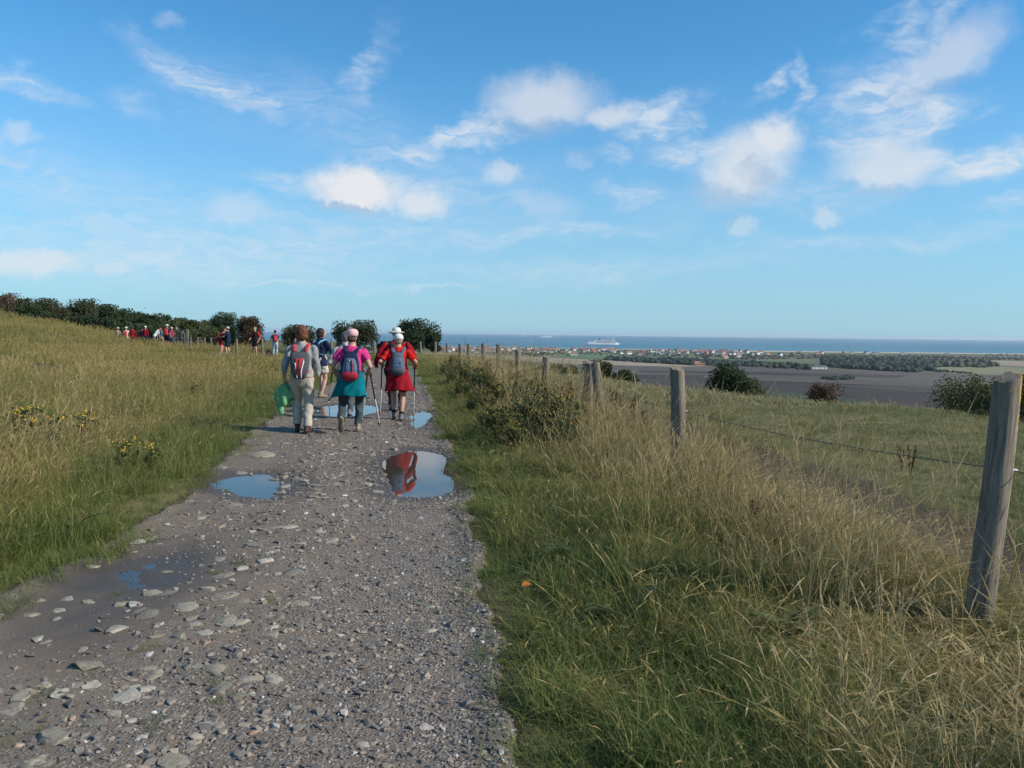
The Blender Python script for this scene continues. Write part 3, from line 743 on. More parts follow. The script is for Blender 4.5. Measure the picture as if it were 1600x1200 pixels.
            obj('jacket' if sleeve > .9 else 'shirt', fuse(b, voxel, 'shirt', wrinkle=(.0085 if voxel < .015 else .0055) * k, wfreq=13, smooth=3, seed=height * 17), top, s.root)
        if shoes:
            for i in range(2):
                M = s.footM(i); an = s.leg[i][2]; b = MB(); f = lambda x, y, z: an + M @ Vector((x, y, z)) * k
                b.tube([f(0, -.012, .05), f(0, -.012, -.01)], [(.044 * k, .05 * k), (.046 * k, .056 * k)], 12, cap=False)
                b.tube([f(0, -.055, -.035), f(0, 0, -.03), f(0, .07, -.042), f(0, .155, -.058)], [(.036 * k, .034 * k), (.042 * k, .036 * k), (.046 * k, .03 * k), (.036 * k, .02 * k)], 12)
                so_ = obj('shoe', fuse(b, max(voxel * .8, .008), 'shoe', smooth=2), shoes, s.root)
                b = MB(); b.tube([f(0, -.085, -.068), f(0, -.03, -.068), f(0, .02, -.068), f(0, .10, -.068), f(0, .185, -.066)], [(.03 * k, .008 * k), (.041 * k, .009 * k), (.036 * k, .009 * k), (.048 * k, .009 * k), (.026 * k, .008 * k)], 10, cap=True)
                obj('sole', b.mesh('sole'), SOLE_TAN if sole_tan else SOLE, so_)
        if hair:
            b = MB(); g = lambda x, y, z: hc + hm @ Vector((x, y, z)) * k
            if hair_style == 'bob':
                b.ball(g(0, -.022, .018), (.098 * k, .105 * k, .112 * k), 16, 10, hm); b.ball(g(0, -.05, -.05), (.098 * k, .07 * k, .075 * k), 14, 9, hm)
                b.ball(g(-.06, -.0, -.03), (.04 * k, .06 * k, .07 * k), 10, 8, hm); b.ball(g(.06, -.0, -.03), (.04 * k, .06 * k, .07 * k), 10, 8, hm)
            elif hair_style == 'nape':
                b.ball(g(0, -.045, -.03), (.076 * k, .06 * k, .062 * k), 14, 9, hm)
            else:
                b.ball(g(0, -.024, .022), (.086 * k, .094 * k, .10 * k), 16, 10, hm); b.ball(g(0, -.05, -.035), (.072 * k, .055 * k, .055 * k), 12, 8, hm)
            obj('hair', fuse(b, voxel * .8, 'hair', wrinkle=.004 * k, wfreq=32, smooth=1), hair, s.root)
        if hat:
            kind, hmat = hat[0], hat[1]; b = MB(); g = lambda x, y, z: hc + hm @ Vector((x, y, z)) * k
            R_ = hm.to_4x4().to_3x3() @ Matrix.Rotation(-.12, 3, 'X')
            if kind == 'beret':
                b.lathe([(.086, -.02), (.098, .0), (.106, .03), (.104, .06), (.086, .09), (.05, .108), (.012, .113)], (0, 0, 0), 24)
                b.v = [tuple(g(0, -.012, .028) + R_ @ Vector((p[0] * k, p[1] * k * 1.08, p[2] * k))) for p in b.v]
                h_ = obj('hat', b.mesh('hat'), hmat, s.root)
            elif kind == 'cap':
                b.lathe([(.088, -.035), (.096, 0), (.094, .03), (.078, .065), (.05, .085), (.015, .093)], (0, 0, 0), 24)
                b.v = [tuple(g(0, -.012, .03) + R_ @ Vector((p[0] * k, p[1] * k * 1.1, p[2] * k))) for p in b.v]
                h_ = obj('cap', b.mesh('cap'), hmat, s.root)
                b = MB(); b.ball(g(0, .11, .02), (.065 * k, .075 * k, .008 * k), 14, 6, R_); obj('peak', b.mesh('peak'), hmat, h_)
            else:
                b.lathe([(.092, 0.0), (.094, .025), (.090, .06), (.078, .085), (.045, .098), (.01, .10)], (0, 0, 0), 24)
                b.v = [tuple(g(0, -.008, .035) + R_ @ Vector((p[0] * k, p[1] * k * 1.1, p[2] * k))) for p in b.v]
                h_ = obj('hat', b.mesh('hat'), hmat, s.root)
                b = MB(); V = []; F = []
                n = 32
                for r_, z_ in ((.088, .012), (.13, .0), (.165, -.008), (.165, -.014), (.13, -.006), (.088, .004)):
                    for j in range(n):
                        a = 6.2832 * j / n; V.append(g(0, -.008, .035) + R_ @ Vector((r_ * math.cos(a) * k, r_ * 1.05 * math.sin(a) * k, (z_ + .012 * math.cos(2 * a) * (r_ > .1)) * k)))
                for i_ in range(5):
                    for j in range(n): F.append((i_ * n + j, i_ * n + (j + 1) % n, (i_ + 1) * n + (j + 1) % n, (i_ + 1) * n + j))
                b.add(V, F); obj('brim', b.mesh('brim'), hmat, h_)
        if waist:
            wm, z0, z1, flr, seedw = waist; V = []; F = []; n = 72; m_ = 16
            sd_ = 1 if seedw < 2 else -1                     # side on which one corner swings out
            for lay in (0, 1):
                for j in range(m_ + 1):
                    t = j / m_
                    for i_ in range(n + 1):
                        s_ = i_ / n * 2 - 1                  # -1 left edge .. 1 right edge, round the back
                        a = -math.pi / 2 + s_ * math.radians(118)
                        corner = max(0, abs(s_) - .45) / .55
                        hemz = z1 + .02 - .075 * corner ** 2 * (1.25 if s_ * sd_ > 0 else .8) + .012 * math.sin(a * 4 + seedw)
                        z = z0 + (hemz - z0) * t
                        fold = .011 * t * math.sin(s_ * 9 + seedw + 1.2 * math.sin(s_ * 4)) + .006 * math.sin(s_ * 21 + t * 4 + seedw) * t + .005 * math.sin(s_ * 13 + t * 9)
                        rx = (.175 + flr * t + fold - lay * .008) * k * w; ry = (.14 + flr * .6 * t + fold - lay * .008) * k * w
                        out = .13 * t * t * corner * (1 if s_ * sd_ > 0 else .25)
                        V.append(tp(0, 0, z) + Vector((rx * math.cos(a) + math.copysign(out, s_), ry * math.sin(a), 0)))
            Nn = n + 1; off = (m_ + 1) * Nn
            for j in range(m_):
                for i_ in range(n):
                    q0 = j * Nn + i_; F.append((q0, q0 + Nn, q0 + Nn + 1, q0 + 1)); F.append((off + q0, off + q0 + 1, off + q0 + Nn + 1, off + q0 + Nn))
            for i_ in range(n):
                q0 = m_ * Nn + i_; F.append((q0, off + q0, off + q0 + 1, q0 + 1)); F.append((i_, i_ + 1, off + i_ + 1, off + i_))
            for j in range(m_):
                for c_ in (0, n): q0 = j * Nn + c_; F.append((q0, off + q0, off + q0 + Nn, q0 + Nn))
            jo = obj('tied_jacket', new_mesh('tied_jacket', [tuple(p) for p in V], F, True), wm, s.root)
            b = MB(); b.tube([tp(-.16 * w, .05, z0 + .01), tp(-.08, .13, z0), tp(0, .145, z0 - .01), tp(.08, .13, z0), tp(.16 * w, .05, z0 + .01)], [.022 * k] * 5, 8)
            b.tube([tp(0, .15, z0), tp(.03, .17, z0 - .12), tp(.05, .165, z0 - .3)], [.022 * k, .028 * k, .02 * k], 8); obj('tied_sleeve', b.mesh('tied_sleeve'), wm, jo)
    def footM(s, i):
        f = s.feet[i]; return Matrix.Rotation((-1, 1)[i] * -0.12, 3, 'Z') @ Matrix.Rotation(-f[3], 3, 'X')
    def hand(s, b, i, sg, grip, k):
        a, e, wr = s.arm[i]; d = (wr - e).normalized()
        n = Vector((-sg, 0, 0)); n = (n - d * n.dot(d)).normalized()        # palm faces the body
        fw = Vector((0, 1, 0)); fw = (fw - d * fw.dot(d) - n * fw.dot(n)).normalized()
        if grip: d = (d * .35 + fw * .2 + Vector((0, .75, -.1))).normalized(); fw = (Vector((0, .1, 1)) - d * d.z).normalized(); n = (n - d * n.dot(d)).normalized()
        s_ = k
        pc = wr + d * .045 * s_
        b.tube([wr - d * .01, wr + d * .02 * s_, wr + d * .05 * s_, wr + d * .085 * s_], [(.022 * s_, .02 * s_), (.033 * s_, .016 * s_), (.04 * s_, .015 * s_), (.038 * s_, .013 * s_)], 10, ref=fw)
        for j in range(4):
            o_ = wr + d * (.085 - .004 * abs(j - 1)) * s_ + fw * (.03 - .02 * j) * s_; ln = (.036, .041, .038, .03)[j] * s_; dd = d.copy(); ang = (.95, 1.15, .9) if grip else (.25, .4, .3)
            pts = [o_ - d * .012]
            p_ = o_
            for sgm in range(3):
                dd = (dd * math.cos(ang[sgm]) + n * math.sin(ang[sgm])).normalized() if True else dd
                nn = n
                p_ = p_ + dd * ln * (1, .75, .6)[sgm]; pts.append(p_.copy())
                n = (n - dd * n.dot(dd)).normalized()
            n = Vector((-sg, 0, 0)); n = (n - d * n.dot(d)).normalized()
            b.tube(pts, [.0092 * s_, .009 * s_, .0085 * s_, .0075 * s_], 7)
        t0 = wr + d * .028 * s_ + fw * .03 * s_
        t1 = t0 + (fw * .8 + d * .6 + n * .3).normalized() * .034 * s_; t2 = t1 + (d * .9 + n * (.7 if grip else .2)).normalized() * .03 * s_
        b.tube([t0 - fw * .012, t1, t2], [.013 * s_, .011 * s_, .009 * s_], 7)
    def world(s, p):
        return s.root.matrix_basis @ Vector(p) if False else Matrix.Translation(s.root.location) @ Matrix.Rotation(s.yaw, 4, 'Z') @ Vector(p)

def carried(person, name, label, cat, base, group=None):
    """a thing carried by a person: its own Empty at its own base; returns (empty, offset in person space)"""
    w_ = person.world(base); e = thing(name, label, cat, w_, person.yaw, group); return e, base
def backpack(pr, label, mats, zc, hgt, wid, dep, style):
    """mats: main, panel, accent, strap"""
    k = pr.k; tp = pr.tp; main, panel, acc, strap = mats[:4]
    bk = -.125 * pr.w
    z0, z1 = zc - hgt / 2, zc + hgt / 2
    base = tp(0, bk - dep / 2, z0)
    e, off = carried(pr, 'backpack', label, 'backpack', base)
    b = MB(); n = 20; prof = [(0, .55, .5), (.05, .88, .85), (.2, 1.0, 1.0), (.5, .98, .95), (.78, .86, .75), (.93, .62, .55), (1.0, .3, .3)]
    if style == 'slim': prof = [(0, .42, .5), (.06, .62, .85), (.3, .86, 1.0), (.6, 1.0, .85), (.85, .95, .6), (.97, .8, .4), (1.0, .6, .2)]
    V = []; F = []
    for t, fx, fy in prof:
        c = tp(0, bk - dep * fy / 2, z0 + hgt * t)
        for j in range(n):
            a = 6.2832 * j / n; ca, sa = math.cos(a), math.sin(a); p_ = .62
            V.append(c + Vector((wid / 2 * fx * k * math.copysign(abs(ca) ** p_, ca), dep / 2 * fy * k * math.copysign(abs(sa) ** p_, sa), 0)))
    m_ = len(prof)
    for i_ in range(m_ - 1):
        for j in range(n): F.append((i_ * n + j, i_ * n + (j + 1) % n, (i_ + 1) * n + (j + 1) % n, (i_ + 1) * n + j))
    F.append(tuple(range(n))[::-1]); F.append(tuple((m_ - 1) * n + j for j in range(n))); b.add(V, F)
    body = obj('pack_body', b.mesh('pack_body', True, off), main, e)
    def back_y(t): return np.interp(t, [p[0] for p in prof], [p[2] for p in prof])
    def half_w(t): return np.interp(t, [p[0] for p in prof], [p[1] for p in prof]) * wid / 2
    def strip(nm, pts, wd, th, mt, par=None):
        b = MB(); P = []
        for (x, t) in pts: P.append(tp(x, bk - dep * back_y(t) - .004, z0 + hgt * t))
        b.tube(P, [(w_ * k, th * k) for w_ in wd], 8, ref=(1, 0, 0)); return obj(nm, b.mesh(nm, True, off), mt, par or e)
    if style == 'slim':
        pn = strip('front_panel', [(0, .02), (0, .2), (0, .5), (0, .74)], [.03, .045, .06, .075], .008, panel)
        strip('zip', [(0, .3), (0, .72)], [.004, .004], .018, SOLE, pn)
        strip('reflective_stripe', [(-.03, .05), (-.06, .58)], [.008, .008], .016, acc, pn)
        strip('reflective_stripe', [(.03, .05), (.035, .3), (.068, .66)], [.008, .009, .009], .016, acc, pn)
        b = MB(); b.tube([tp(-.075, bk - .03, z1 + .0), tp(-.05, bk - .03, z1 - .035), tp(0, bk - .035, z1 - .05), tp(.05, bk - .03, z1 - .035), tp(.075, bk - .03, z1)], [.012 * k] * 5, 8)
        obj('grab_loop', b.mesh('grab_loop', True, off), SOLE, e)
        for sg in (-1, 1):
            b = MB(); b.tube([tp(sg * .085, bk - .025, z1 - .05), tp(sg * .095, bk - .015, z1 + .06), tp(sg * .10, -.06, 1.37), tp(sg * .10, .02, 1.40), tp(sg * .105, .105, 1.32), tp(sg * .13, .12, 1.15), tp(sg * .16, .0, 1.02), tp(sg * .1, bk, z0 + .08)], [(.03 * k, .011 * k)] * 6 + [(.014 * k, .006 * k)] * 2, 8)
            obj('shoulder_strap', b.mesh('shoulder_strap', True, off), strap, e)
    else:
        pn = strip('pocket', [(0, .03), (0, .1), (0, .2), (0, .26)], [half_w(.05) * .8, half_w(.1) * .96, half_w(.2) * .96, half_w(.24) * .8], .028, acc)
        fp = strip('front_panel', [(0, .27), (0, .45), (0, .62), (0, .74)], [half_w(.3) * .85, half_w(.45) * .82, half_w(.62) * .74, half_w(.74) * .6], .016, panel)
        if style == 'pink': strip('zip', [(.045, .28), (.05, .5), (.03, .72)], [.006] * 3, .034, acc, fp); strip('zip', [(-.055, .28), (-.05, .6), (-.03, .72)], [.004] * 3, .03, SOLE, fp); strip('badge', [(0, .66), (0, .69)], [.01, .01], .03, mats[4], fp)
        else: strip('zip', [(-.06, .5), (0, .56), (.06, .5)], [.005] * 3, .026, SOLE, fp)
        b = MB(); b.tube([tp(-.028, bk - .04, z1 - .01), tp(-.024, bk - .05, z1 + .03), tp(.024, bk - .05, z1 + .03), tp(.028, bk - .04, z1 - .01)], [.008 * k] * 4, 8); obj('grab_loop', b.mesh('grab_loop', True, off), acc if style != 'pink' else strap, e)
        for sg in (-1, 1):
            b = MB(); b.tube([tp(sg * .06, bk - .03, z1 - .06), tp(sg * .085, bk - .015, z1 + .0), tp(sg * .105, -.07, 1.375), tp(sg * .11, .02, 1.405), tp(sg * .11, .105, 1.32), tp(sg * .135, .12, 1.15), tp(sg * .17, .0, 1.02), tp(sg * .11, bk - .01, z0 + .06)], [(.034 * k, .011 * k)] * 6 + [(.014 * k, .006 * k)] * 2, 8)
            obj('shoulder_strap', b.mesh('shoulder_strap', True, off), strap, e)
    return e
ALU = mat('pole_aluminium', (0.66, 0.66, 0.67), (0.58, 0.58, 0.58), 30, .4); BLK = mat('black_rubber', (0.025, 0.025, 0.027), None, 30, .6); REDP = mat('red_plastic', (0.35, 0.04, 0.03), None, 30, .5)
def pole(top, bot, label, tipm, group='walking poles carried by the walkers on the path'):
    top, bot = Vector(top), Vector(bot); e = thing('walking_pole', label, 'walking pole', bot, 0, group); d = (top - bot); L = d.length; u = d.normalized()
    def seg(nm, a, b_, r0, r1, mt, par=None):
        m_ = MB(); m_.tube([u * a, u * b_], [r0, r1], 8); return obj(nm, m_.mesh(nm), mt, par or e)
    g = seg('grip', L - .14, L, .016, .018, BLK); seg('upper_shaft', L * .5, L - .14, .0125, .0125, BLK); seg('lower_shaft', .07, L * .5, .0105, .0115, ALU); seg('tip', 0, .07, .004, .007, tipm)
    m_ = MB(); m_.lathe([(.008, 0), (.03, .004), (.032, .012), (.008, .016)], u * .06, 14, u.to_track_quat('Z', 'Y').to_matrix()); obj('basket', m_.mesh('basket'), tipm, e)
    m_ = MB(); m_.tube([u * (L - .02), u * (L - .03) + Vector((.02, .02, -.03)), u * (L - .1) + Vector((.022, .02, -.02)), u * (L - .03)], [.004] * 4, 6); obj('wrist_strap', m_.mesh('wrist_strap'), BLK, g)
    return e

def place(px, pyfoot):
    p = on_z(px, pyfoot, 0.01); return Vector((p.x, p.y, 0.012 if -9 < p.x < 2 else 0))
def gz(p): return Vector((p[0], p[1], pz(p[0], p[1]) + .01))
GREY = cloth('grey_marl', (.30, .30, .295)); CREAM = cloth('cream', (.46, .405, .33)); PINK = cloth('pink', (.66, .045, .22)); TEAL = cloth('teal', (.0, .155, .185)); SLATE = cloth('slate', (.055, .072, .075))
RED = cloth('red', (.60, .018, .014)); CRIM = cloth('crimson', (.30, .009, .018)); NAVY = cloth('navy', (.015, .024, .06)); WHITE = cloth('white', (.74, .72, .69)); PALEPINK = cloth('pale_pink', (.74, .45, .46)); LGREY = cloth('light_grey', (.42, .43, .45)); STONE = cloth('stone', (.55, .50, .42))
BLUEG = cloth('blue_grey', (.10, .15, .22)); DENIM = cloth('pack_grey', (.10, .115, .15)); MINT = cloth('mint', (.17, .40, .19)); AQUA = cloth('aqua', (.25, .60, .68)); DARK = cloth('black', (.022, .022, .026)); GREENV = cloth('bottle_green', (.03, .07, .05)); SKYB = cloth('pale_blue', (.36, .45, .52)); MAROON = cloth('raspberry', (.42, .03, .06)); CHAR = cloth('charcoal', (.09, .09, .10)); REFL = cloth('reflective', (.75, .75, .75)); SALMON = cloth('faded_red', (.50, .06, .06)); KHAKI = cloth('khaki', (.35, .29, .2))
H_RED = hairm('auburn', (.17, .055, .022)); H_DARK = hairm('dark', (.045, .018, .014)); H_GREY = hairm('grey', (.20, .20, .21)); H_BLOND = hairm('blond', (.42, .30, .16)); H_BROWN = hairm('brown', (.09, .05, .03))
SH_BLK = mat('shoe_black', (.035, .03, .032), (.12, .03, .03), 18, .6); SH_TAN = mat('shoe_tan', (.30, .25, .18), (.17, .14, .1), 22, .75); SH_GRY = mat('shoe_grey', (.20, .20, .21), (.11, .11, .12), 22, .7)
YAW = math.radians(5)

# walker in grey
p1 = gz(place(472, 677))
W1 = Person('walker in grey sweater and cream trousers with short auburn hair, seen from behind', p1, YAW, 1.63, [(-.085, .10, 0.02, -.25), (.085, -.06, 0, 0)], [(-.27, .02, .80), (.27, .04, .76)], w=1.04, lean=.03,
            top=GREY, sleeve=.78, bottom=CREAM, shoes=SH_BLK, hair=H_RED, hair_style='bob', flare=.012, long_top=.02, grip=(True, False))
backpack(W1, 'slim red and grey backpack with reflective stripes on the grey sweater', (CHAR, SALMON, REFL, SALMON), 1.06, .42, .30, .15, 'slim')
# green jacket hanging from her left hand
def hung_jacket():
    wr = W1.arm[0][2]; top = wr + Vector((0, .06, -.04)); e = thing('jacket', 'light green jacket hanging from the left hand of the walker in grey', 'jacket', W1.world(top + Vector((-.03, 0, -.46))), W1.yaw)
    off = top + Vector((-.03, 0, -.46)); V = []; F = []; n = 40; m_ = 16
    for j in range(m_ + 1):
        t = j / m_
        for i_ in range(n):
            a = 6.2832 * i_ / n
            rx = .03 + .105 * min(1, t * 2.0) ** .8 * (1 - .35 * max(0, t - .62) / .38); ry = .03 + .05 * min(1, t * 2.2) * (1 - .5 * t)
            f = 1 + .2 * math.sin(a * 5 + 3 * t) + .12 * math.sin(a * 9 - 4 * t)
            x = -.05 * t * (1 - t) * 2.2 + rx * f * math.cos(a); y = ry * f * math.sin(a); z = -.34 * t + (.09 * math.cos(a + .5) - .05 * math.sin(a * 3)) * t
            V.append(top + Vector((x, y, z)) - off)
    for j in range(m_):
        for i_ in range(n): F.append((j * n + i_, (j + 1) * n + i_, (j + 1) * n + (i_ + 1) % n, j * n + (i_ + 1) % n))
    F.append(tuple(range(n))); F.append(tuple(m_ * n + i_ for i_ in range(n))[::-1])
    obj('jacket_body', new_mesh('jacket_body', V, F, True), MINT, e)
    b = MB(); b.tube([top + Vector((-.04, .02, -.22)), top + Vector((-.07, .0, -.36)), top + Vector((-.05, -.02, -.47))], [(.05, .03), (.052, .032), (.04, .024)], 10); obj('sleeve', b.mesh('sleeve', True, off), MINT, e)
hung_jacket()

# walker in pink
p2 = gz(place(549, 676))
W2 = Person('walker in pink T-shirt and pink beret with a teal jacket round the waist', p2, YAW, 1.58, [(-.13, -.26, .13, 1.15), (.10, .06, 0, 0)], [(-.24, .14, .86), (.25, .16, .90)], w=1.16, lean=.12, hip_y=-.02, sole_tan=True,
            top=PINK, sleeve=.28, bottom=SLATE, shoes=SH_TAN, hair=H_BROWN, hair_style='nape', hat=('beret', PALEPINK), grip=(True, True), waist=(TEAL, .985, .585, .035, 3.6))
backpack(W2, 'navy and blue backpack with a pink pocket on the pink T-shirt', (NAVY, BLUEG, MAROON, NAVY, WHITE), 1.10, .46, .30, .17, 'pink')
hw = W2.arm[1][2] + Vector((0, .07, .03))
for bx_, by_, lb in (((594, 667), 0, 'grey walking pole slanting outward from the right hand of the walker in pink'), ((565, 663), 0, 'nearly upright walking pole beside the right leg of the walker in pink')):
    t_ = W2.world(hw + Vector((.01 if bx_[0] > 580 else -.012, 0, .03))); g_ = on_z(bx_[0], bx_[1], .01); pole(t_, gz(g_), lb, BLK)

# walker in red with white cap
p3 = gz(place(622, 656))
W3 = Person('walker in bright red T-shirt and white cap with a red jacket round the waist', p3, YAW, 1.53, [(-.075, .12, .02, -.1), (.06, -.06, 0, 0)], [(-.30, .12, .98), (.29, .14, .98)], w=1.06, lean=.08,
            top=RED, sleeve=.4, bottom=CRIM, leg_to=.75, shoes=SH_GRY, hair=H_BLOND, hair_style='nape', hat=('cap', WHITE), grip=(True, True), waist=(CRIM, .99, .56, .05, 1.2))
for i in range(2):
    an = W3.leg[i][2]; kn = W3.leg[i][1]; b = MB(); b.tube([an + Vector((0, 0, .0)), lerp(an, kn, .22)], [.047, .048], 12, cap=False); obj('sock', b.mesh('sock'), DARK, W3.root)
backpack(W3, 'blue grey backpack on the bright red T-shirt', (DENIM, BLUEG, CHAR, BLUEG), 1.10, .44, .27, .16, 'plain')
for i, bp, lb in ((0, (594, 650), 'walking pole in the left hand of the walker in bright red'), (1, (646, 650), 'walking pole in the right hand of the walker in bright red')):
    t_ = W3.world(W3.arm[i][2] + Vector((0, .07, .05))); pole(t_, gz(on_z(bp[0], bp[1], .01)), lb, REDP)

# man in the wide hat
p4 = gz(place(619, 641))
W4 = Person('walker in crimson jacket and wide-brimmed white hat ahead of the one in bright red', p4, YAW, 1.62, [(-.10, .02, 0, 0), (.09, -.12, .03, .4)], [(-.42, .06, .88), (.40, .06, .88)], w=1.34, lean=.04,
            top=CRIM, sleeve=.97, bottom=DARK, shoes=SH_GRY, hair=H_GREY, hair_style='short', hat=('brim', WHITE), long_top=.06, grip=(True, True), collar=True)
backpack(W4, 'dark backpack on the crimson jacket', (CHAR, DARK, CHAR, DARK), 1.12, .40, .26, .12, 'plain')

# walker in navy coat, looking to the right
p5 = gz(place(500, 621))
W5 = Person('walker in navy coat with dark hair, head turned to the right', p5, math.radians(-28), 1.62, [(-.09, .12, .01, -.1), (.08, -.05, 0, 0)], [(-.20, .25, .95), (.22, .36, .98)], w=1.08, lean=.06, head_yaw=math.radians(-42),
            top=NAVY, sleeve=.97, bottom=STONE, leg_to=.62, shoes=SH_TAN, hair=H_DARK, hair_style='bob', long_top=.13, flare=.02, collar=True, grip=(False, True))
backpack(W5, 'small aqua backpack on the navy coat', (NAVY, AQUA, NAVY, AQUA), 1.17, .34, .25, .12, 'plain')
# grey-haired walker behind the one in pink
p6 = gz(place(540, 646))
W6 = Person('grey-haired walker in pale grey shirt, half hidden ahead of the one in pink', p6, YAW, 1.62, [(-.09, .1, 0, 0), (.09, -.1, .02, .3)], [(-.27, .22, .98), (.25, .2, .95)], w=1.0, lean=.06,
            top=LGREY, sleeve=.8, bottom=CHAR, shoes=SH_GRY, hair=H_GREY, hair_style='short', collar=True, grip=(True, True))
pole(W6.world(W6.arm[0][2] + Vector((0, .07, .05))), gz(on_z(514, 627, .01)), 'long silver walking pole of the grey-haired walker beside the navy coat', BLK)

# ---- hikers resting on the grass further on
def far(px, py, d, **kw):
    p = at_y(px, py, d); k = dict(voxel=.02, detail=True); k.update(kw); z = Hs(p.x, p.y)
    return (p.x, p.y, z)
FG = 'hikers gathered by the gate'; MG = 'hikers resting on the grass'
std = [(-.09, .03, 0, 0), (.09, -.03, 0, 0)]
def FP(label, px, d, yaw, h, hands=((-.26, .06, .82), (.26, .06, .82)), grp=FG, feet=std, **kw):
    return Person(label, far(px, 530, d), math.radians(yaw), h, feet, hands, voxel=.022, group=grp, **kw)
A = FP('hiker with pink backpack bending toward the hiker in navy', 344, 49, -80, 1.60, ((-.18, .42, 1.05), (.18, .42, 1.02)), MG, top=SALMON, sleeve=.3, bottom=CRIM, leg_to=.6, shoes=SH_GRY, hair=H_BROWN, hair_style='short', lean=.35)
backpack(A, 'pink backpack on the bending hiker', (MAROON, SALMON, MAROON, MAROON), 1.12, .42, .28, .16, 'plain')
B = FP('hiker in navy T-shirt and shorts with beige cap', 357, 48.5, 75, 1.66, ((-.18, .4, 1.08), (.18, .4, 1.08)), MG, top=NAVY, sleeve=.35, bottom=NAVY, leg_to=.8, shoes=SH_GRY, hair=H_BROWN, hair_style='short', hat=('cap', STONE), lean=.06)
Cc = FP('hiker in black vest with red sleeves and black shorts, facing the camera', 399, 49, 165, 1.72, ((-.26, .1, .9), (.2, .28, 1.0)), MG, top=DARK, sleeve=.3, bottom=DARK, leg_to=.75, shoes=SH_GRY, hair=H_GREY, hair_style='short')
for i in range(2):
    a_, e_, w_ = Cc.arm[i]; b = MB(); b.tube([a_ + Vector((0, 0, .02)), lerp(a_, e_, .75)], [.075, .068], 10); obj('sleeve', b.mesh('sleeve'), RED, Cc.root)
Dd = FP('hiker in bottle green vest and pale blue trousers with red backpack', 430, 48, 20, 1.52, ((-.24, .2, .85), (.24, .2, .85)), MG, top=GREENV, sleeve=.3, bottom=SKYB, shoes=SH_GRY, hair=H_DARK, hair_style='short', lean=.1)
backpack(Dd, 'red backpack on the hiker in pale blue trousers', (MAROON, SALMON, MAROON, MAROON), 1.12, .40, .27, .15, 'plain')
def bag(px, d, z, label, mt, sc):
    p = at_y(px, 555, d); zz = Hs(p.x, p.y) + z; e = thing('rucksack', label, 'rucksack', (p.x, p.y, zz), .4)
    b = MB(); b.tube([(0, 0, .04 * sc), (0, 0, .16 * sc), (0, .0, .3 * sc), (0, 0, .38 * sc)], [(.2 * sc, .13 * sc), (.21 * sc, .14 * sc), (.17 * sc, .12 * sc), (.08 * sc, .06 * sc)], 14); obj('bag_body', b.mesh('bag_body'), mt, e)
    b = MB(); b.tube([(-.12 * sc, -.13 * sc, .1 * sc), (0, -.17 * sc, .12 * sc), (.12 * sc, -.13 * sc, .1 * sc)], [(.05 * sc, .07 * sc)] * 3, 10, ref=(0, 0, 1)); obj('pocket', b.mesh('pocket'), mt, e)
    b = MB(); b.tube([(-.06 * sc, .05 * sc, .36 * sc), (0, .06 * sc, .44 * sc), (.06 * sc, .05 * sc, .36 * sc)], [.012 * sc] * 3, 6); obj('handle', b.mesh('handle'), mt, e)
bag(420, 47.5, 0, 'black rucksack lying in the grass beside the pale blue trousers', DARK, 1.0)
bag(350, 48.7, .92, 'black rucksack held between the two hikers in shorts', DARK, .9)
W_ = FP('hiker with grey hat, half hidden by the slope at the left of the group', 184, 67, 0, 1.66, top=KHAKI, sleeve=.8, bottom=GREENV, shoes=SH_GRY, hat=('brim', STONE), hair=H_BROWN, hair_style='short')
b2 = FP('hiker in white T-shirt with white cap and raspberry backpack', 197, 67, 5, 1.68, top=WHITE, sleeve=.3, bottom=STONE, shoes=SH_GRY, hat=('cap', WHITE), hair=H_GREY, hair_style='short')
backpack(b2, 'raspberry backpack on the white T-shirt', (MAROON, MAROON, MAROON, MAROON), 1.12, .44, .3, .17, 'plain')
FP('hiker in long red jacket without a hat', 207, 66, 10, 1.62, top=CRIM, sleeve=.97, bottom=CRIM, leg_to=.5, shoes=SH_GRY, hair=H_BROWN, hair_style='bob', long_top=.1)
FP('hiker in dark navy jacket left of the white-capped red one', 222, 68, 0, 1.6, top=NAVY, sleeve=.97, bottom=DARK, shoes=SH_GRY, hair=H_DARK, hair_style='short')
FP('hiker in red jacket and white cap', 227, 66.5, -5, 1.68, top=CRIM, sleeve=.97, bottom=NAVY, shoes=SH_GRY, hat=('cap', WHITE), hair=H_GREY, hair_style='short')
FP('stooping hiker in white shirt and blue trousers', 240, 66, -40, 1.60, ((-.2, .45, .6), (.2, .45, .6)), top=WHITE, sleeve=.3, bottom=BLUEG, shoes=SH_GRY, hair=H_DARK, hair_style='short', lean=.75)
FP('hiker in blue grey jacket and khaki trousers', 252, 67, 0, 1.63, top=BLUEG, sleeve=.97, bottom=KHAKI, shoes=SH_GRY, hair=H_DARK, hair_style='short')
b3 = FP('hiker in navy clothes with white sun hat and red backpack', 261, 65, 0, 1.76, top=NAVY, sleeve=.4, bottom=NAVY, leg_to=.9, shoes=SH_GRY, hat=('brim', WHITE), hair=H_GREY, hair_style='short')
backpack(b3, 'red backpack on the hiker with the white sun hat', (SALMON, RED, SALMON, SALMON), 1.12, .46, .3, .18, 'plain')
FP('hiker in raspberry top with pale pink hat', 268, 67, 10, 1.66, top=MAROON, sleeve=.4, bottom=CHAR, shoes=SH_GRY, hat=('beret', PALEPINK), hair=H_BROWN, hair_style='nape')
FP('hiker in charcoal jacket nearest the gate post', 275, 66, -60, 1.62, top=DARK, sleeve=.97, bottom=CHAR, shoes=SH_GRY, hair=H_GREY, hair_style='short')
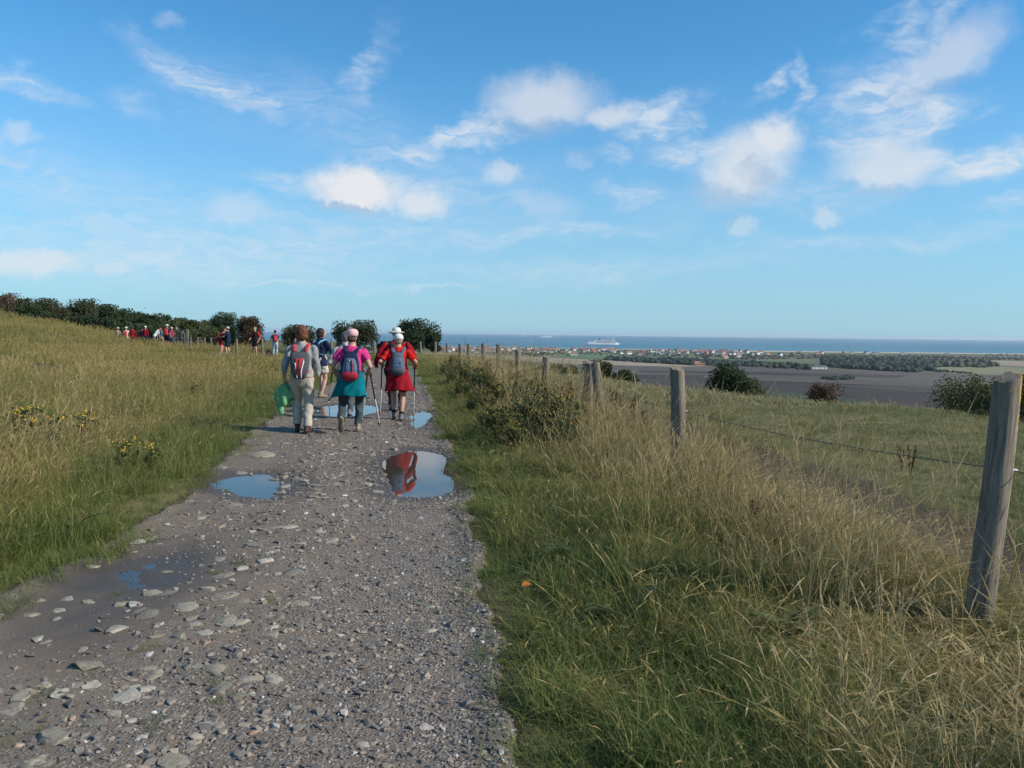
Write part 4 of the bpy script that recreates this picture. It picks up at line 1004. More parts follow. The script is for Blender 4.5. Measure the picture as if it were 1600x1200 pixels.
# ================================================================== FENCES AND GATE
def wood_mat(name, lichen=0.0):
    mt, t, b = base_mat(name)
    o = t.new('ShaderNodeTexCoord').outputs['Object']; pos = t.new('ShaderNodeNewGeometry').outputs['Position']
    g = t.noise(t.vmath('MULTIPLY', o, (1, 1, 0.07)), 60, 6, 0.75); big = t.noise(t.vmath('MULTIPLY', o, (1, 1, .3)), 5, 4)
    c = t.ramp(g, [(0.28, (0.05, 0.04, 0.032)), (0.45, (0.165, 0.138, 0.11)), (0.62, (0.26, 0.225, 0.18)), (0.8, (0.36, 0.31, 0.25))])
    c = t.mix(t.rng(big, 0.4, 0.7, 0, .55), c, (0.105, 0.083, 0.064))
    crack = t.rng(t.noise(t.vmath('MULTIPLY', o, (1, 1, 0.06)), 22, 4, 0.6), 0.33, 0.285)
    c = t.mix(t.math('MULTIPLY', crack, .8), c, (0.03, 0.025, 0.02))
    z = t.sep(o)[2]; x = t.sep(o)[0]
    if lichen:
        ln = t.noise(o, 16, 5, 0.7); near = t.math('ADD', t.rng(z, 1.05, 1.36, 0, .17), t.rng(x, 0.03, 0.068, 0, lichen))
        lf = t.rng(t.math('ADD', ln, near), 0.70, 0.78)
        c = t.mix(lf, c, t.mix(t.noise(o, 60, 3), (0.38, 0.21, 0.03), (0.5, 0.33, 0.10)))
    else:
        c = t.mix(t.rng(t.math('ADD', t.noise(o, 22, 5, 0.7), t.rng(z, .95, 1.25, 0, .2)), 0.66, 0.8, 0, .7), c, (0.27, 0.22, 0.08))
    t.put(b.inputs['Base Color'], c); b.inputs['Roughness'].default_value = 0.95; b.inputs['Specular IOR Level'].default_value = 0.15
    t.put(b.inputs['Normal'], t.bump(t.math('SUBTRACT', t.math('MULTIPLY', g, .6), crack), 0.6, 0.006))
    return mt
WOOD = wood_mat('weathered_wood'); WOODL = wood_mat('lichen_wood', 0.22)
WIREM = mat('fence_wire', (0.10, 0.10, 0.105), None, 30, .6, metal=.6)
def post_mesh(h, r, seed, bend=0.0, slant=0.03):
    rs = random.Random(seed); n = 22; m_ = 16; V = []; F = []
    ph = [rs.uniform(0, 6.28) for _ in range(5)]
    for j in range(m_ + 1):
        t = j / m_; z = -0.35 + (h + 0.35) * t
        cx = bend * math.sin(t * 3.1) + .006 * math.sin(t * 7 + ph[0]); cy = .006 * math.sin(t * 5 + ph[1])
        for i in range(n):
            a = 6.2832 * i / n; rr = r * (1.05 - .1 * t) * (1 + .05 * math.sin(2 * a + ph[2]) + .03 * math.sin(5 * a + ph[3] + t * 2) + .008 * math.sin(9 * a + ph[4] + t * 3))
            zz = z + (slant * math.cos(a + ph[2]) + .004 * math.sin(5 * a + ph[1]) if j == m_ else 0)
            if j == m_: rr *= .96
            V.append((cx + rr * math.cos(a), cy + rr * math.sin(a), zz))
    top = len(V); V.append((bend * math.sin(3.1), 0, h + .004))
    for j in range(m_):
        for i in range(n): F.append((j * n + i, j * n + (i + 1) % n, (j + 1) * n + (i + 1) % n, (j + 1) * n + i))
    for i in range(n): F.append((m_ * n + i, m_ * n + (i + 1) % n, top))
    me = new_mesh('fence_post', V, F, True); me.set_sharp_from_angle(angle=math.radians(50)); return me
FE = thing('wire_fence', 'weathered post and wire fence running beside the path', 'fence', (fence_x(9.6), 9.6, Hs(float(fence_x(9.6)), 9.6)))
FB = Vector(FE.location)
def fpost(px, pytop, d, r, seed, label=None, parent=FE, lean=(0, 0), mt=WOOD, pxbase=None):
    p = at_y(px, 600, d); b = at_y(pxbase, 700, d) if pxbase else p
    topp = at_y(px, pytop, d); z = Hs(b.x, d); h = topp.z - z
    o = obj('fence_post', post_mesh(h, r, seed), mt, parent, (b.x - parent.location.x, d - parent.location.y, z - parent.location.z), (0, math.atan2(topp.x - b.x, h) + lean[0], seed))
    o.rotation_mode = 'XYZ'
    o.rotation_euler = (lean[1], math.atan2(topp.x - b.x, h), 0)
    if label: o['label'] = label
    return Vector((b.x, d, z)), Vector((topp.x, d, topp.z))
POSTS = []
spec = [(1576, 588, 4.4, .074, 'leaning near post with orange lichen on its side and top', WOODL, 1541), (1058, 575, 9.5, .088, 'thick cracked grey post with cut flat top', WOOD, 1061), (921, 566, 14.0, .085, 'dark upright half of a doubled post', WOOD, 917),
        (853, 557, 19.0, .088, 'post with lichen cap behind the doubled post', WOOD, 851), (809, 546, 24.0, .09, None, WOOD, 809), (779, 539, 30.5, .10, None, WOOD, 779), (755.5, 536, 32.5, .105, None, WOOD, 755.5), (732, 538, 41, .10, None, WOOD, 731.5),
        (719, 537.5, 46, .095, None, WOOD, 719), (698.5, 536, 50, .09, None, WOOD, 698.5)]
for k, (px, pt, d, r, lb, mt, pb) in enumerate(spec):
    POSTS.append(fpost(px, pt, d, r, 11 + k, lb, FE, (0, 0), mt, pb))
# second, slanting half of the doubled post and its tie
d = 13.75; bt = at_y(941, 704, d); tt = at_y(930.5, 568, d); zb = Hs(bt.x, d)
o = obj('fence_post', post_mesh((tt - Vector((bt.x, d, zb))).length, .075, 77), WOOD, FE, (bt.x - FB.x, d - FB.y, zb - FB.z), (0, math.atan2(tt.x - bt.x, tt.z - zb), 0)); o['label'] = 'slanting half of the doubled post'
b = MB(); cc = at_y(925, 616, 13.88) - FB
b.tube([cc + Vector((.135 * math.cos(a), .2 * math.sin(a), .004 * math.sin(3 * a))) for a in np.linspace(0, 6.2832, 25)], [.007] * 25, 6, cap=False); obj('tie_wire', b.mesh('tie_wire'), WIREM, FE)
# wire strand with droppers from post to post
hts = [.84, .66] + [.72] * 8
P3 = []
for (bs, tp_), h in zip(POSTS, hts):
    f = h / (tp_.z - bs.z); p = bs.lerp(tp_, f); P3.append(p + Vector((.09, 0, 0)))
P3.insert(0, Vector((float(fence_x(-4)) + .09, -4, .8)))
b = MB()
for a_, c_ in zip(P3[:-1], P3[1:]):
    pts = [a_.lerp(c_, t) - Vector((0, 0, .05 * 4 * t * (1 - t))) - FB for t in np.linspace(0, 1, 9)]
    b.tube(pts, [.0032] * 9, 5)
    L = (c_ - a_).length; nb = int(L / .12)
    for k in range(nb if a_.y < 16 else 0):
        t = (k + .5) / nb; p = a_.lerp(c_, t) - Vector((0, 0, .05 * 4 * t * (1 - t))) - FB
        b.tube([p - Vector((.012, .004, .014)), p + Vector((.012, .004, .014))], [.0018] * 2, 4, cap=False)
obj('barbed_wire', b.mesh('barbed_wire'), WIREM, FE)
for p in P3[1:5]:
    b = MB(); q0 = p - FB; b.tube([q0 - Vector((.045, 0, 0)), q0 + Vector((.012, 0, 0))], [.011, .009], 8); obj('insulator', b.mesh('insulator'), WHITE, FE)
# far fence across the end of the path
FE2 = thing('wire_fence', 'far post and wire fence crossing behind the walkers in front of the bushes', 'fence', (-9, 53, Hs(-9, 53)))
last = None; b = MB(); F2 = Vector(FE2.location)
for k, (px, pt, d) in enumerate([(680, 534, 51.5), (657, 535, 52.5), (633, 534, 53), (585, 533, 53.5), (555, 534, 53.5), (518, 531, 53.5), (490, 531, 53.5), (461, 529, 53.5), (410, 530, 54), (370, 530, 55)]):
    bs, tp_ = fpost(px, pt, d, .075, 60 + k, None, FE2, mt=WOOD); q1 = bs.lerp(tp_, .75) - F2
    if last is not None: b.tube([last, q1], [.004, .004], 5)
    last = q1
obj('wire', b.mesh('wire'), WIREM, FE2)
# gate with posts by the resting group
GT = at_y(284, 530, 64); gzz = Hs(GT.x, GT.y)
ga = thing('gate', 'wooden kissing gate with post and rail beside the group of hikers', 'gate', (GT.x, GT.y, gzz))
pale = mat('pale_wood', (0.24, 0.22, 0.19), (0.15, 0.135, 0.115), 10, .9)
for x_, h_, y_ in ((.45, 1.42, 0), (.1, 1.15, .2), (-.35, 1.4, 1.0), (-1.0, 1.2, 1.1)):
    b = MB(); b.box((x_, y_, h_ / 2 - .1), (.13, .13, h_ + .2)); obj('gate_post', b.mesh('gate_post', False), pale, ga)
for z_, a_, c_ in ((1.36, (.45, 0), (-.35, 1.0)), (1.36, (-.35, 1.0), (-1.0, 1.1)), (.95, (.1, .2), (-.35, 1.0)), (.6, (.1, .2), (-.35, 1.0)), (.75, (-.35, 1.0), (-1.0, 1.1))):
    v = Vector((c_[0] - a_[0], c_[1] - a_[1], 0)); b = MB(); b.box(((a_[0] + c_[0]) / 2, (a_[1] + c_[1]) / 2, z_), (v.length + .1, .05, .11), math.atan2(v.y, v.x)); obj('rail', b.mesh('rail', False), pale, ga)
rf = thing('rail_fence', 'low grey fence between the gate and the resting hikers', 'fence', tuple(at_y(320, 540, 64)))
rf.location.z = Hs(rf.location.x, 64); xs_ = [at_y(px, 530, 64).x - rf.location.x for px in (298, 309, 320, 330, 341)]
for x_ in xs_:
    b = MB(); b.box((x_, 0, .42), (.09, .09, 1.04)); obj('fence_post', b.mesh('fence_post', False), pale, rf)
for z_ in (.3, .55, .75, .88):
    b = MB(); b.tube([(xs_[0], .07, z_), (xs_[-1], .07, z_)], [.012, .012], 6); obj('wire', b.mesh('wire'), WIREM, rf)

# ================================================================== TREES AND BUSHES
def leaf_cards(C, size, rng, per=1, up=0.3):
    """C: centres (n,3) -> folded leaf quads with lc attribute"""
    n = len(C)
    d1 = rng.normal(size=(n, 3)); d1[:, 2] += up; d1 /= np.linalg.norm(d1, axis=1)[:, None]
    r_ = rng.normal(size=(n, 3)); d2 = np.cross(d1, r_); d2 /= np.linalg.norm(d2, axis=1)[:, None]
    s = (size * rng.uniform(.6, 1.4, n))[:, None]
    V = np.stack([C - d1 * s * .5, C + d2 * s * .32, C + d1 * s * .6, C - d2 * s * .32], 1).reshape(-1, 3)
    F = np.arange(n * 4).reshape(-1, 4)
    lc = np.repeat(np.stack([rng.random(n), rng.random(n), np.zeros(n)], 1), 4, 0)
    return V, F, lc
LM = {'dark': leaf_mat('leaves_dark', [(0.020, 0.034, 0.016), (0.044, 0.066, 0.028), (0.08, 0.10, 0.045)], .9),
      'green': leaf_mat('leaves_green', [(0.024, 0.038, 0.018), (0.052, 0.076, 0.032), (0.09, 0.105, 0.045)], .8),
      'olive': leaf_mat('leaves_olive', [(0.04, 0.05, 0.02), (0.09, 0.10, 0.036), (0.15, 0.145, 0.06)], .9),
      'brown': leaf_mat('leaves_brown', [(0.04, 0.042, 0.02), (0.095, 0.062, 0.035), (0.16, 0.085, 0.05)], .8),
      'mix': leaf_mat('leaves_mix', [(0.028, 0.042, 0.018), (0.06, 0.068, 0.03), (0.11, 0.075, 0.042)], .7)}
BARK = mat('bark', (0.07, 0.055, 0.042), (0.035, 0.028, 0.022), 12, .95, .8)
def bush(px, pytop, d, wpx, col, label, n=6500, leaf=.13, name='bush', cat='bush', group=None, seed=0, flat=1.0, sink=0.0, kind_up=.3):
    rng = np.random.default_rng(900 + seed); p = at_y(px, 560, d); top = at_y(px, pytop, d); z0 = Hs(p.x, d) - sink; h = top.z - z0; w = wpx / FPX * d
    e = thing(name, label, cat, (p.x, d, z0), 0, group)
    dpt = w * .8
    nc = 26 if n > 3000 else 16
    ang = rng.uniform(0, 6.28, nc); rr = np.sqrt(rng.random(nc)) * .78; cz = rng.uniform(.22, .80, nc) * h
    lim = np.sqrt(np.clip(1 - ((cz / h - .42) / .62) ** 2, .08, 1))
    C = np.stack([np.cos(ang) * rr * w / 2 * lim, np.sin(ang) * rr * dpt / 2 * lim, cz], 1)
    R = rng.uniform(.14, .27, nc) * min(w, h * 1.3)
    pick = rng.integers(0, nc, n); dv = rng.normal(size=(n, 3)); dv /= np.linalg.norm(dv, axis=1)[:, None]
    rad = R[pick] * (rng.random(n) ** .4) * rng.uniform(.88, 1.1, n)
    P = C[pick] + dv * rad[:, None] * np.array([1, 1, .85])
    # sprigs that break the outline
    ns = n // 90; a = rng.integers(0, nc, ns); sp = C[a] + np.stack([rng.normal(0, .5, ns), rng.normal(0, .5, ns), np.abs(rng.normal(.55, .25, ns))], 1) * R[a][:, None] * 1.0
    P = np.concatenate([P, sp]); P[:, 2] = np.maximum(P[:, 2], .02)
    hi_ = np.quantile(P[:, 2], .975); P[:, 2] *= h / hi_
    P[:, 2] = np.where(P[:, 2] > h * 1.09, h * rng.uniform(.5, .85, len(P)), P[:, 2])
    V, F, lc = leaf_cards(P, leaf, rng, up=kind_up); lc[:, 0] = .5 * lc[:, 0] + .5 * np.repeat(np.concatenate([rng.random(nc)[pick], rng.random(ns)]), 4)
    me = new_mesh('crown', V, F); set_lc(me, lc); obj('crown', me, LM[col], e)
    b = MB(); rs = random.Random(seed)
    b.tube([(0, 0, -.2), (0.03 * h, 0, h * .2), (-.02 * h, .02 * h, h * .45), (0, 0, h * .7)], [.05 * h * .6, .035 * h * .6, .025 * h * .6, .008 * h], 8)
    for k in range(9):
        c = C[rs.randrange(nc)]; m0 = Vector((0, 0, h * rs.uniform(.08, .35))); m1 = m0.lerp(Vector(c), .55) + Vector((0, 0, -.06 * h)); b.tube([m0, m1, Vector(c), Vector(c) + Vector((rs.gauss(0, .1), rs.gauss(0, .1), .22)) * h * .5], [.02 * h * .6, .014 * h * .6, .008 * h * .6, .003 * h], 6)
    obj('trunk', b.mesh('trunk'), BARK, e)
    return e
TG = 'hedgerow trees behind the grassy mound'
for k, (px, pt, w, c, d, lb) in enumerate([(-20, 462, 110, 'brown', 84, 'rusty brown thorn tree cut by the left edge of the picture'), (28, 467, 90, 'mix', 86, 'brownish thorn tree second from the left along the hedgerow'), (72, 480, 66, 'green', 88, 'low green tree in the dip of the hedgerow'),
        (118, 471, 78, 'mix', 86, 'tallest dark tree with a reddish peak in the hedgerow'), (158, 479, 84, 'dark', 88, 'dark tree right of the reddish peak'), (196, 485, 74, 'green', 90, 'green tree above the hikers in red and white'), (226, 493, 66, 'dark', 88, 'dark tree above the white-capped hiker in red'),
        (256, 499, 64, 'green', 88, 'low dark tree above the hikers at the gate'), (286, 503, 60, 'olive', 86, 'olive green tree above the gate'), (318, 503, 64, 'olive', 84, 'pale olive bush between gate and tall dark bush')]):
    bush(px, pt, d, w * 1.55, c, lb, 10000, .19, 'tree', 'tree', TG, k)
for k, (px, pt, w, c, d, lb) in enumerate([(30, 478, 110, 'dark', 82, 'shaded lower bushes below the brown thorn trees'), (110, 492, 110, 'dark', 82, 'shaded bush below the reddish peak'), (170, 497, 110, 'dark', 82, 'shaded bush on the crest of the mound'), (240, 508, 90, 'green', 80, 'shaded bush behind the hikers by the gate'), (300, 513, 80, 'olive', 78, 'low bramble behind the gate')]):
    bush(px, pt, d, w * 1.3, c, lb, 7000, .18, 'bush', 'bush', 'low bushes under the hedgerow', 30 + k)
for k, (px, pt, w, c, d, lb) in enumerate([(356, 492, 56, 'dark', 70, 'tall dark green bush behind the hiker in navy shorts'), (390, 498, 46, 'brown', 66, 'reddish brown bush behind the hiker in black'), (340, 512, 60, 'olive', 66, 'low olive bramble beside the resting hikers'), (465, 511, 60, 'mix', 57, 'small brown bush behind the auburn hair of the walker in grey'),
        (557, 504, 74, 'mix', 57, 'round brown hawthorn behind the grey-haired walker'), (654, 502, 66, 'dark', 57, 'dense dark green bush right of the wide-brimmed hat'), (606, 535, 40, 'dark', 58, 'low bush between the hawthorn and the dense dark bush'), (676, 524, 24, 'dark', 55, 'small side bush against the dense dark bush')]):
    bush(px, pt, d, w, c, lb, 8000, .115, 'bush', 'bush', None, 50 + k)
for k, (px, pt, w, c, d, lb, n, lf) in enumerate([(1142, 575, 76, 'green', 29, 'dark green bush on the crest of the field between two thick posts', 9000, .075), (1290, 603, 58, 'brown', 27, 'small rusty bush on the field crest', 5000, .06), (1520, 596, 140, 'olive', 24, 'wide dark bramble on the field crest beside the near post', 9000, .065),
        (934, 566, 66, 'dark', 36, 'dark bush directly behind the doubled post', 7000, .08), (868, 571, 84, 'dark', 40, 'low dark scrub behind the lichen-capped post', 7000, .085), (800, 565, 70, 'mix', 44, 'brownish scrub behind the middle fence posts', 6000, .09), (748, 563, 50, 'dark', 48, 'low dark scrub near the far end of the side fence', 5000, .09),
        (1178, 594, 50, 'olive', 27.5, 'low yellowish bramble under the dark green crest bush', 4000, .06), (1590, 590, 60, 'mix', 23, 'brown stems of a bush behind the near post', 4000, .06), (975, 580, 40, 'dark', 35, 'small bush at the right of the doubled post', 4000, .08)]):
    bush(px, pt, d, w, c, lb, n, lf, 'bush', 'bush', None, 70 + k)

# ---- weeds with stems, leaves and flowers
YEL = mat('ragwort_yellow', (0.72, 0.46, 0.02), (0.55, 0.30, 0.02), 40, .7); RUST = leaf_mat('dock_rust', [(0.05, 0.014, 0.010), (0.11, 0.028, 0.018), (0.16, 0.06, 0.03)], 3); STEMM = mat('weed_stem', (0.10, 0.10, 0.045), (0.12, 0.07, 0.04), 10, .8)
WLEAF = leaf_mat('weed_leaves', [(0.022, 0.040, 0.014), (0.05, 0.075, 0.024), (0.09, 0.10, 0.035), (0.14, 0.10, 0.04)], 2.2); BROWNF = mat('withered_flower', (0.20, 0.09, 0.03), (0.30, 0.17, 0.05), 30, .9)
def weed_meshes(seed, h=.75, flowers=10, nl=420, fm=YEL, bushy=.28):
    rng = np.random.default_rng(seed); rs = random.Random(seed); b = MB(); tips = []; C = []
    for k in range(8):
        a = rs.uniform(0, 6.28); r = rs.uniform(.1, 1) * bushy; hh = h * rs.uniform(.6, 1.0); p0 = Vector((math.cos(a) * .05, math.sin(a) * .05, -.03)); p2 = Vector((math.cos(a) * r, math.sin(a) * r, hh)); p1 = p0.lerp(p2, .5) + Vector((0, 0, .06))
        b.tube([p0, p1, p2], [.005, .004, .0025], 5, cap=False); tips.append(p2)
        for j in range(nl // 8):
            t = rs.uniform(.08, 1); c = p0.lerp(p1, t * 2) if t < .5 else p1.lerp(p2, t * 2 - 1); C.append(c + Vector((rs.gauss(0, .04), rs.gauss(0, .04), rs.gauss(0, .03))))
    V, F, lc = leaf_cards(np.array([tuple(c) for c in C]), .06, rng, up=.2); ml = new_mesh('leaves', V, F); set_lc(ml, lc); ml.materials.append(WLEAF)
    ms = b.mesh('stem'); ms.materials.append(STEMM); b = MB()
    for k in range(flowers):
        t = tips[k % len(tips)]; c = t + Vector((rs.gauss(0, .035), rs.gauss(0, .035), rs.uniform(-.02, .03)))
        b.ball(c, (.016, .016, .008), 7, 4)
    mf = b.mesh('flower_head'); mf.materials.append(fm)
    return ms, ml, mf
def dock_meshes(seed, h=.8):
    rng = np.random.default_rng(seed); rs = random.Random(seed); b = MB(); C = []
    for k in range(3):
        a = rs.uniform(0, 6.28); p2 = Vector((math.cos(a) * .16, math.sin(a) * .16, h * rs.uniform(.75, 1))); b.tube([(0, 0, -.03), p2 * .5 + Vector((0, 0, .04)), p2], [.006, .005, .003], 5, cap=False)
        for j in range(110): t = rs.uniform(.35, 1); C.append(p2 * t + Vector((rs.gauss(0, .018), rs.gauss(0, .018), 0)))
    V, F, lc = leaf_cards(np.array([tuple(c) for c in C]), .03, rng); ml = new_mesh('seed_heads', V, F); set_lc(ml, lc); ml.materials.append(RUST)
    ms = b.mesh('stem'); ms.materials.append(RUST)
    return ms, ml
def plant(name, label, cat, grp, parts, x, y, sc, rz, z=None):
    e = thing(name, label, cat, (x, y, Hs(x, y) if z is None else z), rz, grp); e.scale = (sc, sc, sc)
    for nm, me in parts: obj(nm, me, None, e)
WM = [weed_meshes(500 + k, .8, 16 if k < 2 else 12, 520, YEL if k % 2 == 0 else BROWNF, .32) for k in range(5)]
RG = [weed_meshes(520 + k, .50, 14, 110, YEL, .14) for k in range(3)]
DK = [dock_meshes(540 + k) for k in range(3)]
rs = random.Random(5)
for k in range(120):
    y = rs.uniform(11, 33) if k > 50 else rs.uniform(10.6, 17); a, f = float(xr(y)), float(fence_x(y)); lo = .22; hi = .72 if y < 13 else .93
    u = rs.uniform(lo, hi); x = a + (f - a) * u; m_ = WM[k % 5]
    wl_ = 'bushy weed with %s %s' % (('yellow flowers', 'withered brown flowers')[k % 5 % 2], 'in the front clump left of the doubled post' if y < 15 else 'between the path and the middle fence posts' if y < 23 else 'beside the path near the far fence posts')
    plant('ragwort', wl_, 'weed', 'verge weeds: ' + wl_, (('stem', m_[0]), ('leaves', m_[1]), ('flower_head', m_[2])), x, y, rs.uniform(.5, .85) * (1.0 if u > .4 else .75), rs.uniform(0, 6.28))
for k, (px, py, sc) in enumerate([(40, 700, 1.0), (60, 690, 1.05), (84, 705, .95), (125, 700, .9), (185, 745, .75), (200, 742, .8), (236, 742, .75), (30, 690, 1.0), (305, 620, .8), (140, 690, .9)]):
    p = on_z(px, py, .05); m_ = RG[k % 3]
    plant('ragwort', 'yellow flowering ragwort standing in the left meadow', 'wild flower', 'ragwort in the left meadow', (('stem', m_[0]), ('leaves', m_[1]), ('flower_head', m_[2])), p.x, p.y, sc, k * 1.3)
for k, (px, d, sc) in enumerate([(902, 13.6, 1.0), (892, 13.2, .85), (912, 13.0, .8), (885, 14.2, .8), (918, 12.8, .7), (985, 12.6, .95), (978, 12.2, .8), (966, 13.0, .9), (1000, 11.8, .7), (1428, 9.2, .5), (1415, 9.5, .4), (800, 20, .9), (790, 21, .9), (768, 23, .9), (1176, 6.0, .5)]):
    x = at_y(px, 600, d).x; m_ = DK[k % 3]
    lbs = ['rust-red dock with seed heads beside the doubled post'] * 5 + ['reddish dock in the long grass between the doubled post and the thick cracked post'] * 4 + ['small brown dock stalk standing alone in the field near the wire'] * 2 + ['reddish dock among the bushy weeds in front of the middle posts'] * 3 + ['single thin brown stalk in the straw grass between the near post and the path']
    plant('dock', lbs[k], 'weed', 'docks: ' + ' '.join(lbs[k].split()[-4:]) if k < 14 else None, (('stem', m_[0]), ('seed_heads', m_[1])), x, d, sc, k * 2.1)

# ---- broad-leaved plants in the verge and one fallen leaf
BL = leaf_mat('broad_leaf', [(0.03, 0.055, 0.018), (0.06, 0.095, 0.03), (0.10, 0.09, 0.035), (0.16, 0.06, 0.03)], 1.6)
def leaf_strip(L, w, seed):
    V = []; F = []
    for j in range(7):
        t = j / 6; ww = w * math.sin(math.pi * min(.97, .12 + .86 * t)) * .5; x = L * t; z = L * (.55 * t - .62 * t * t)
        V += [(x, -ww, z + ww * .25), (x, 0, z), (x, ww, z + ww * .25)]
        if j: b0 = 3 * j - 3; F += [(b0, b0 + 1, b0 + 4, b0 + 3), (b0 + 1, b0 + 2, b0 + 5, b0 + 4)]
    me = new_mesh('leaf', V, F, True); set_lc(me, [(random.random(), .5, 0)] * len(V)); me.materials.append(BL); return me
LS = [leaf_strip(.26, .08, 1), leaf_strip(.2, .075, 2), leaf_strip(.3, .085, 3)]
for k, (px, py, lb) in enumerate([(905, 890, 'dark broad-leaved plant in the short grass near the middle of the path edge'), (985, 985, 'broad-leaved plant with reddening leaves in the long grass'), (885, 870, 'low broad-leaved plant beside the dark one near the path edge'), (955, 745, 'broad green plant at the foot of the slanting post'), (940, 760, 'broad green plant in the grass below the doubled post'),
        (120, 830, 'broad-leaved plant with reddish leaves in the left verge'), (250, 700, 'broad-leaved plant among the yellow flowers in the left meadow'), (1240, 1010, 'broad-leaved plant half hidden in the lower right grass')]):
    p = on_z(px, py, .03); e = thing('dock_plant', lb, 'plant', (p.x, p.y, Hs(p.x, p.y)), 0)
    for j in range(9):
        o = obj('leaf', LS[(j + k) % 3], None, e, (0, 0, .01), (0, -random.uniform(.1, .75), j * .7 + random.uniform(-.2, .2))); s_ = random.uniform(.75, 1.15); o.scale = (s_, s_, s_)
p = on_z(816, 908, .1); me = leaf_strip(.075, .05, 9); me.materials.clear(); me.materials.append(mat('autumn_leaf', (.45, .16, .03), (.3, .1, .02), 30)); o = obj('fallen_leaf', me, None, None, (p.x, p.y, Hs(p.x, p.y) + .06), (.3, -.1, .6)); tag(o, 'single orange fallen leaf on the short grass at the path edge', 'leaf')
# ================================================================== VILLAGE, WOODS, SHIPS
def tree_lump(seed, mt):
    bm = bmesh.new(); bmesh.ops.create_icosphere(bm, subdivisions=2, radius=1.0); 
    for v in bm.verts:
        n_ = mnoise.noise(v.co * 1.6 + Vector((seed * 7.1, 0, 0))) * .35 + mnoise.noise(v.co * 4 + Vector((0, seed * 3.3, 0))) * .25
        v.co *= 1 + n_
        if v.co.z < 0: v.co.z *= .45
    V = np.array([tuple(v.co) for v in bm.verts]); F = np.array([[v.index for v in f.verts] for f in bm.faces]); bm.free(); return V, F
LUMPS = [tree_lump(k, None) for k in range(6)]
def wood_stuff(name, label, poly, n, r0, r1, mt, hf=1.0, seed=0, z=PLAIN_Z):
    rng = np.random.default_rng(seed + 40); P = np.array([tuple(on_z(a, b, z))[:2] for a, b in poly]); lo, hi = P.min(0), P.max(0)
    pts = []
    while len(pts) < n:
        c = rng.uniform(lo, hi, (n * 4, 2)); c = c[poly_sd(c[:, 0], c[:, 1], P) < 0]; pts += c.tolist()
    Vs, Fs, L, base = [], [], [], 0
    for (x, y) in pts[:n]:
        V, F = LUMPS[rng.integers(0, 6)]; r = rng.uniform(r0 * .45, r1 * 1.1); a = rng.uniform(0, 6.28); h = min(r, r1 * .85) * hf * rng.uniform(.7, 1.2)
        c, s = math.cos(a), math.sin(a); W_ = np.stack([(V[:, 0] * c - V[:, 1] * s) * r + x, (V[:, 0] * s + V[:, 1] * c) * r + y, V[:, 2] * h + z + h * .42], 1)
        Vs.append(W_); Fs.append(F + base); base += len(V); L.append(np.repeat([[rng.random(), rng.random(), 0]], len(V), 0))
    me = new_mesh(name, np.concatenate(Vs), np.concatenate(Fs), False); set_lc(me, np.concatenate(L))
    return tag(obj(name, me, mt), label, None, None, 'stuff')
WD = leaf_mat('wood_dark', [(0.012, 0.020, 0.013), (0.024, 0.035, 0.019), (0.045, 0.053, 0.028)], .02, .05); WB = leaf_mat('wood_brown', [(0.04, 0.045, 0.025), (0.075, 0.07, 0.04), (0.11, 0.09, 0.055)], .05, .05)
wood_stuff('woodland', 'dark belt of trees between the fields and the village', [(950, 560.5), (1010, 562), (1110, 566), (1200, 570), (1205, 573.5), (1100, 571.5), (1000, 566.5), (948, 563)], 620, 5, 9, WD, .85, 1)
wood_stuff('woodland', 'dark wood at the edge of the ploughed field', [(1285, 561), (1380, 563), (1468, 566), (1462, 580), (1420, 582), (1330, 577), (1285, 573)], 900, 5, 9, WD, .95, 2)
wood_stuff('woodland', 'small dark copse left of the large wood', [(1196, 571), (1250, 573), (1275, 576), (1265, 578.5), (1200, 575)], 60, 5, 8, WD, 1.1, 3)
wood_stuff('woodland', 'wood reaching toward the dunes on the right', [(1440, 564), (1540, 568), (1560, 573), (1540, 575), (1440, 573)], 130, 6, 9, WB, 1.1, 4)
wood_stuff('woodland', 'brownish scrub behind the beach', [(1140, 556), (1300, 554.5), (1480, 557), (1600, 560), (1600, 563), (1480, 562), (1280, 561), (1140, 562)], 700, 3, 6, WB, .7, 5)
wood_stuff('woodland', 'garden trees among the village houses', [(690, 545), (800, 545), (1000, 549), (1130, 552), (1180, 556), (1130, 560), (980, 556), (830, 552), (690, 549)], 420, 2.5, 5.5, WD, .75, 6)
wood_stuff('woodland', 'hedge in front of the left half of the village', [(780, 552), (840, 552), (900, 556), (830, 556), (780, 555)], 60, 4, 7, WD, .8, 7)
wood_stuff('woodland', 'dark island of scrub in the ploughed field', [(1282, 591.5), (1330, 590), (1336, 593), (1300, 594.5)], 70, 3, 5, WD, .8, 8)
wood_stuff('woodland', 'thin hedge line right of the large wood', [(1460, 579), (1520, 583), (1518, 585), (1460, 581)], 40, 3, 4.5, WD, .7, 9)
wood_stuff('woodland', 'low scrub along the dunes at the far right', [(1530, 553.5), (1600, 554.5), (1760, 557), (1760, 559), (1540, 556)], 120, 3, 5, WB, .7, 10)

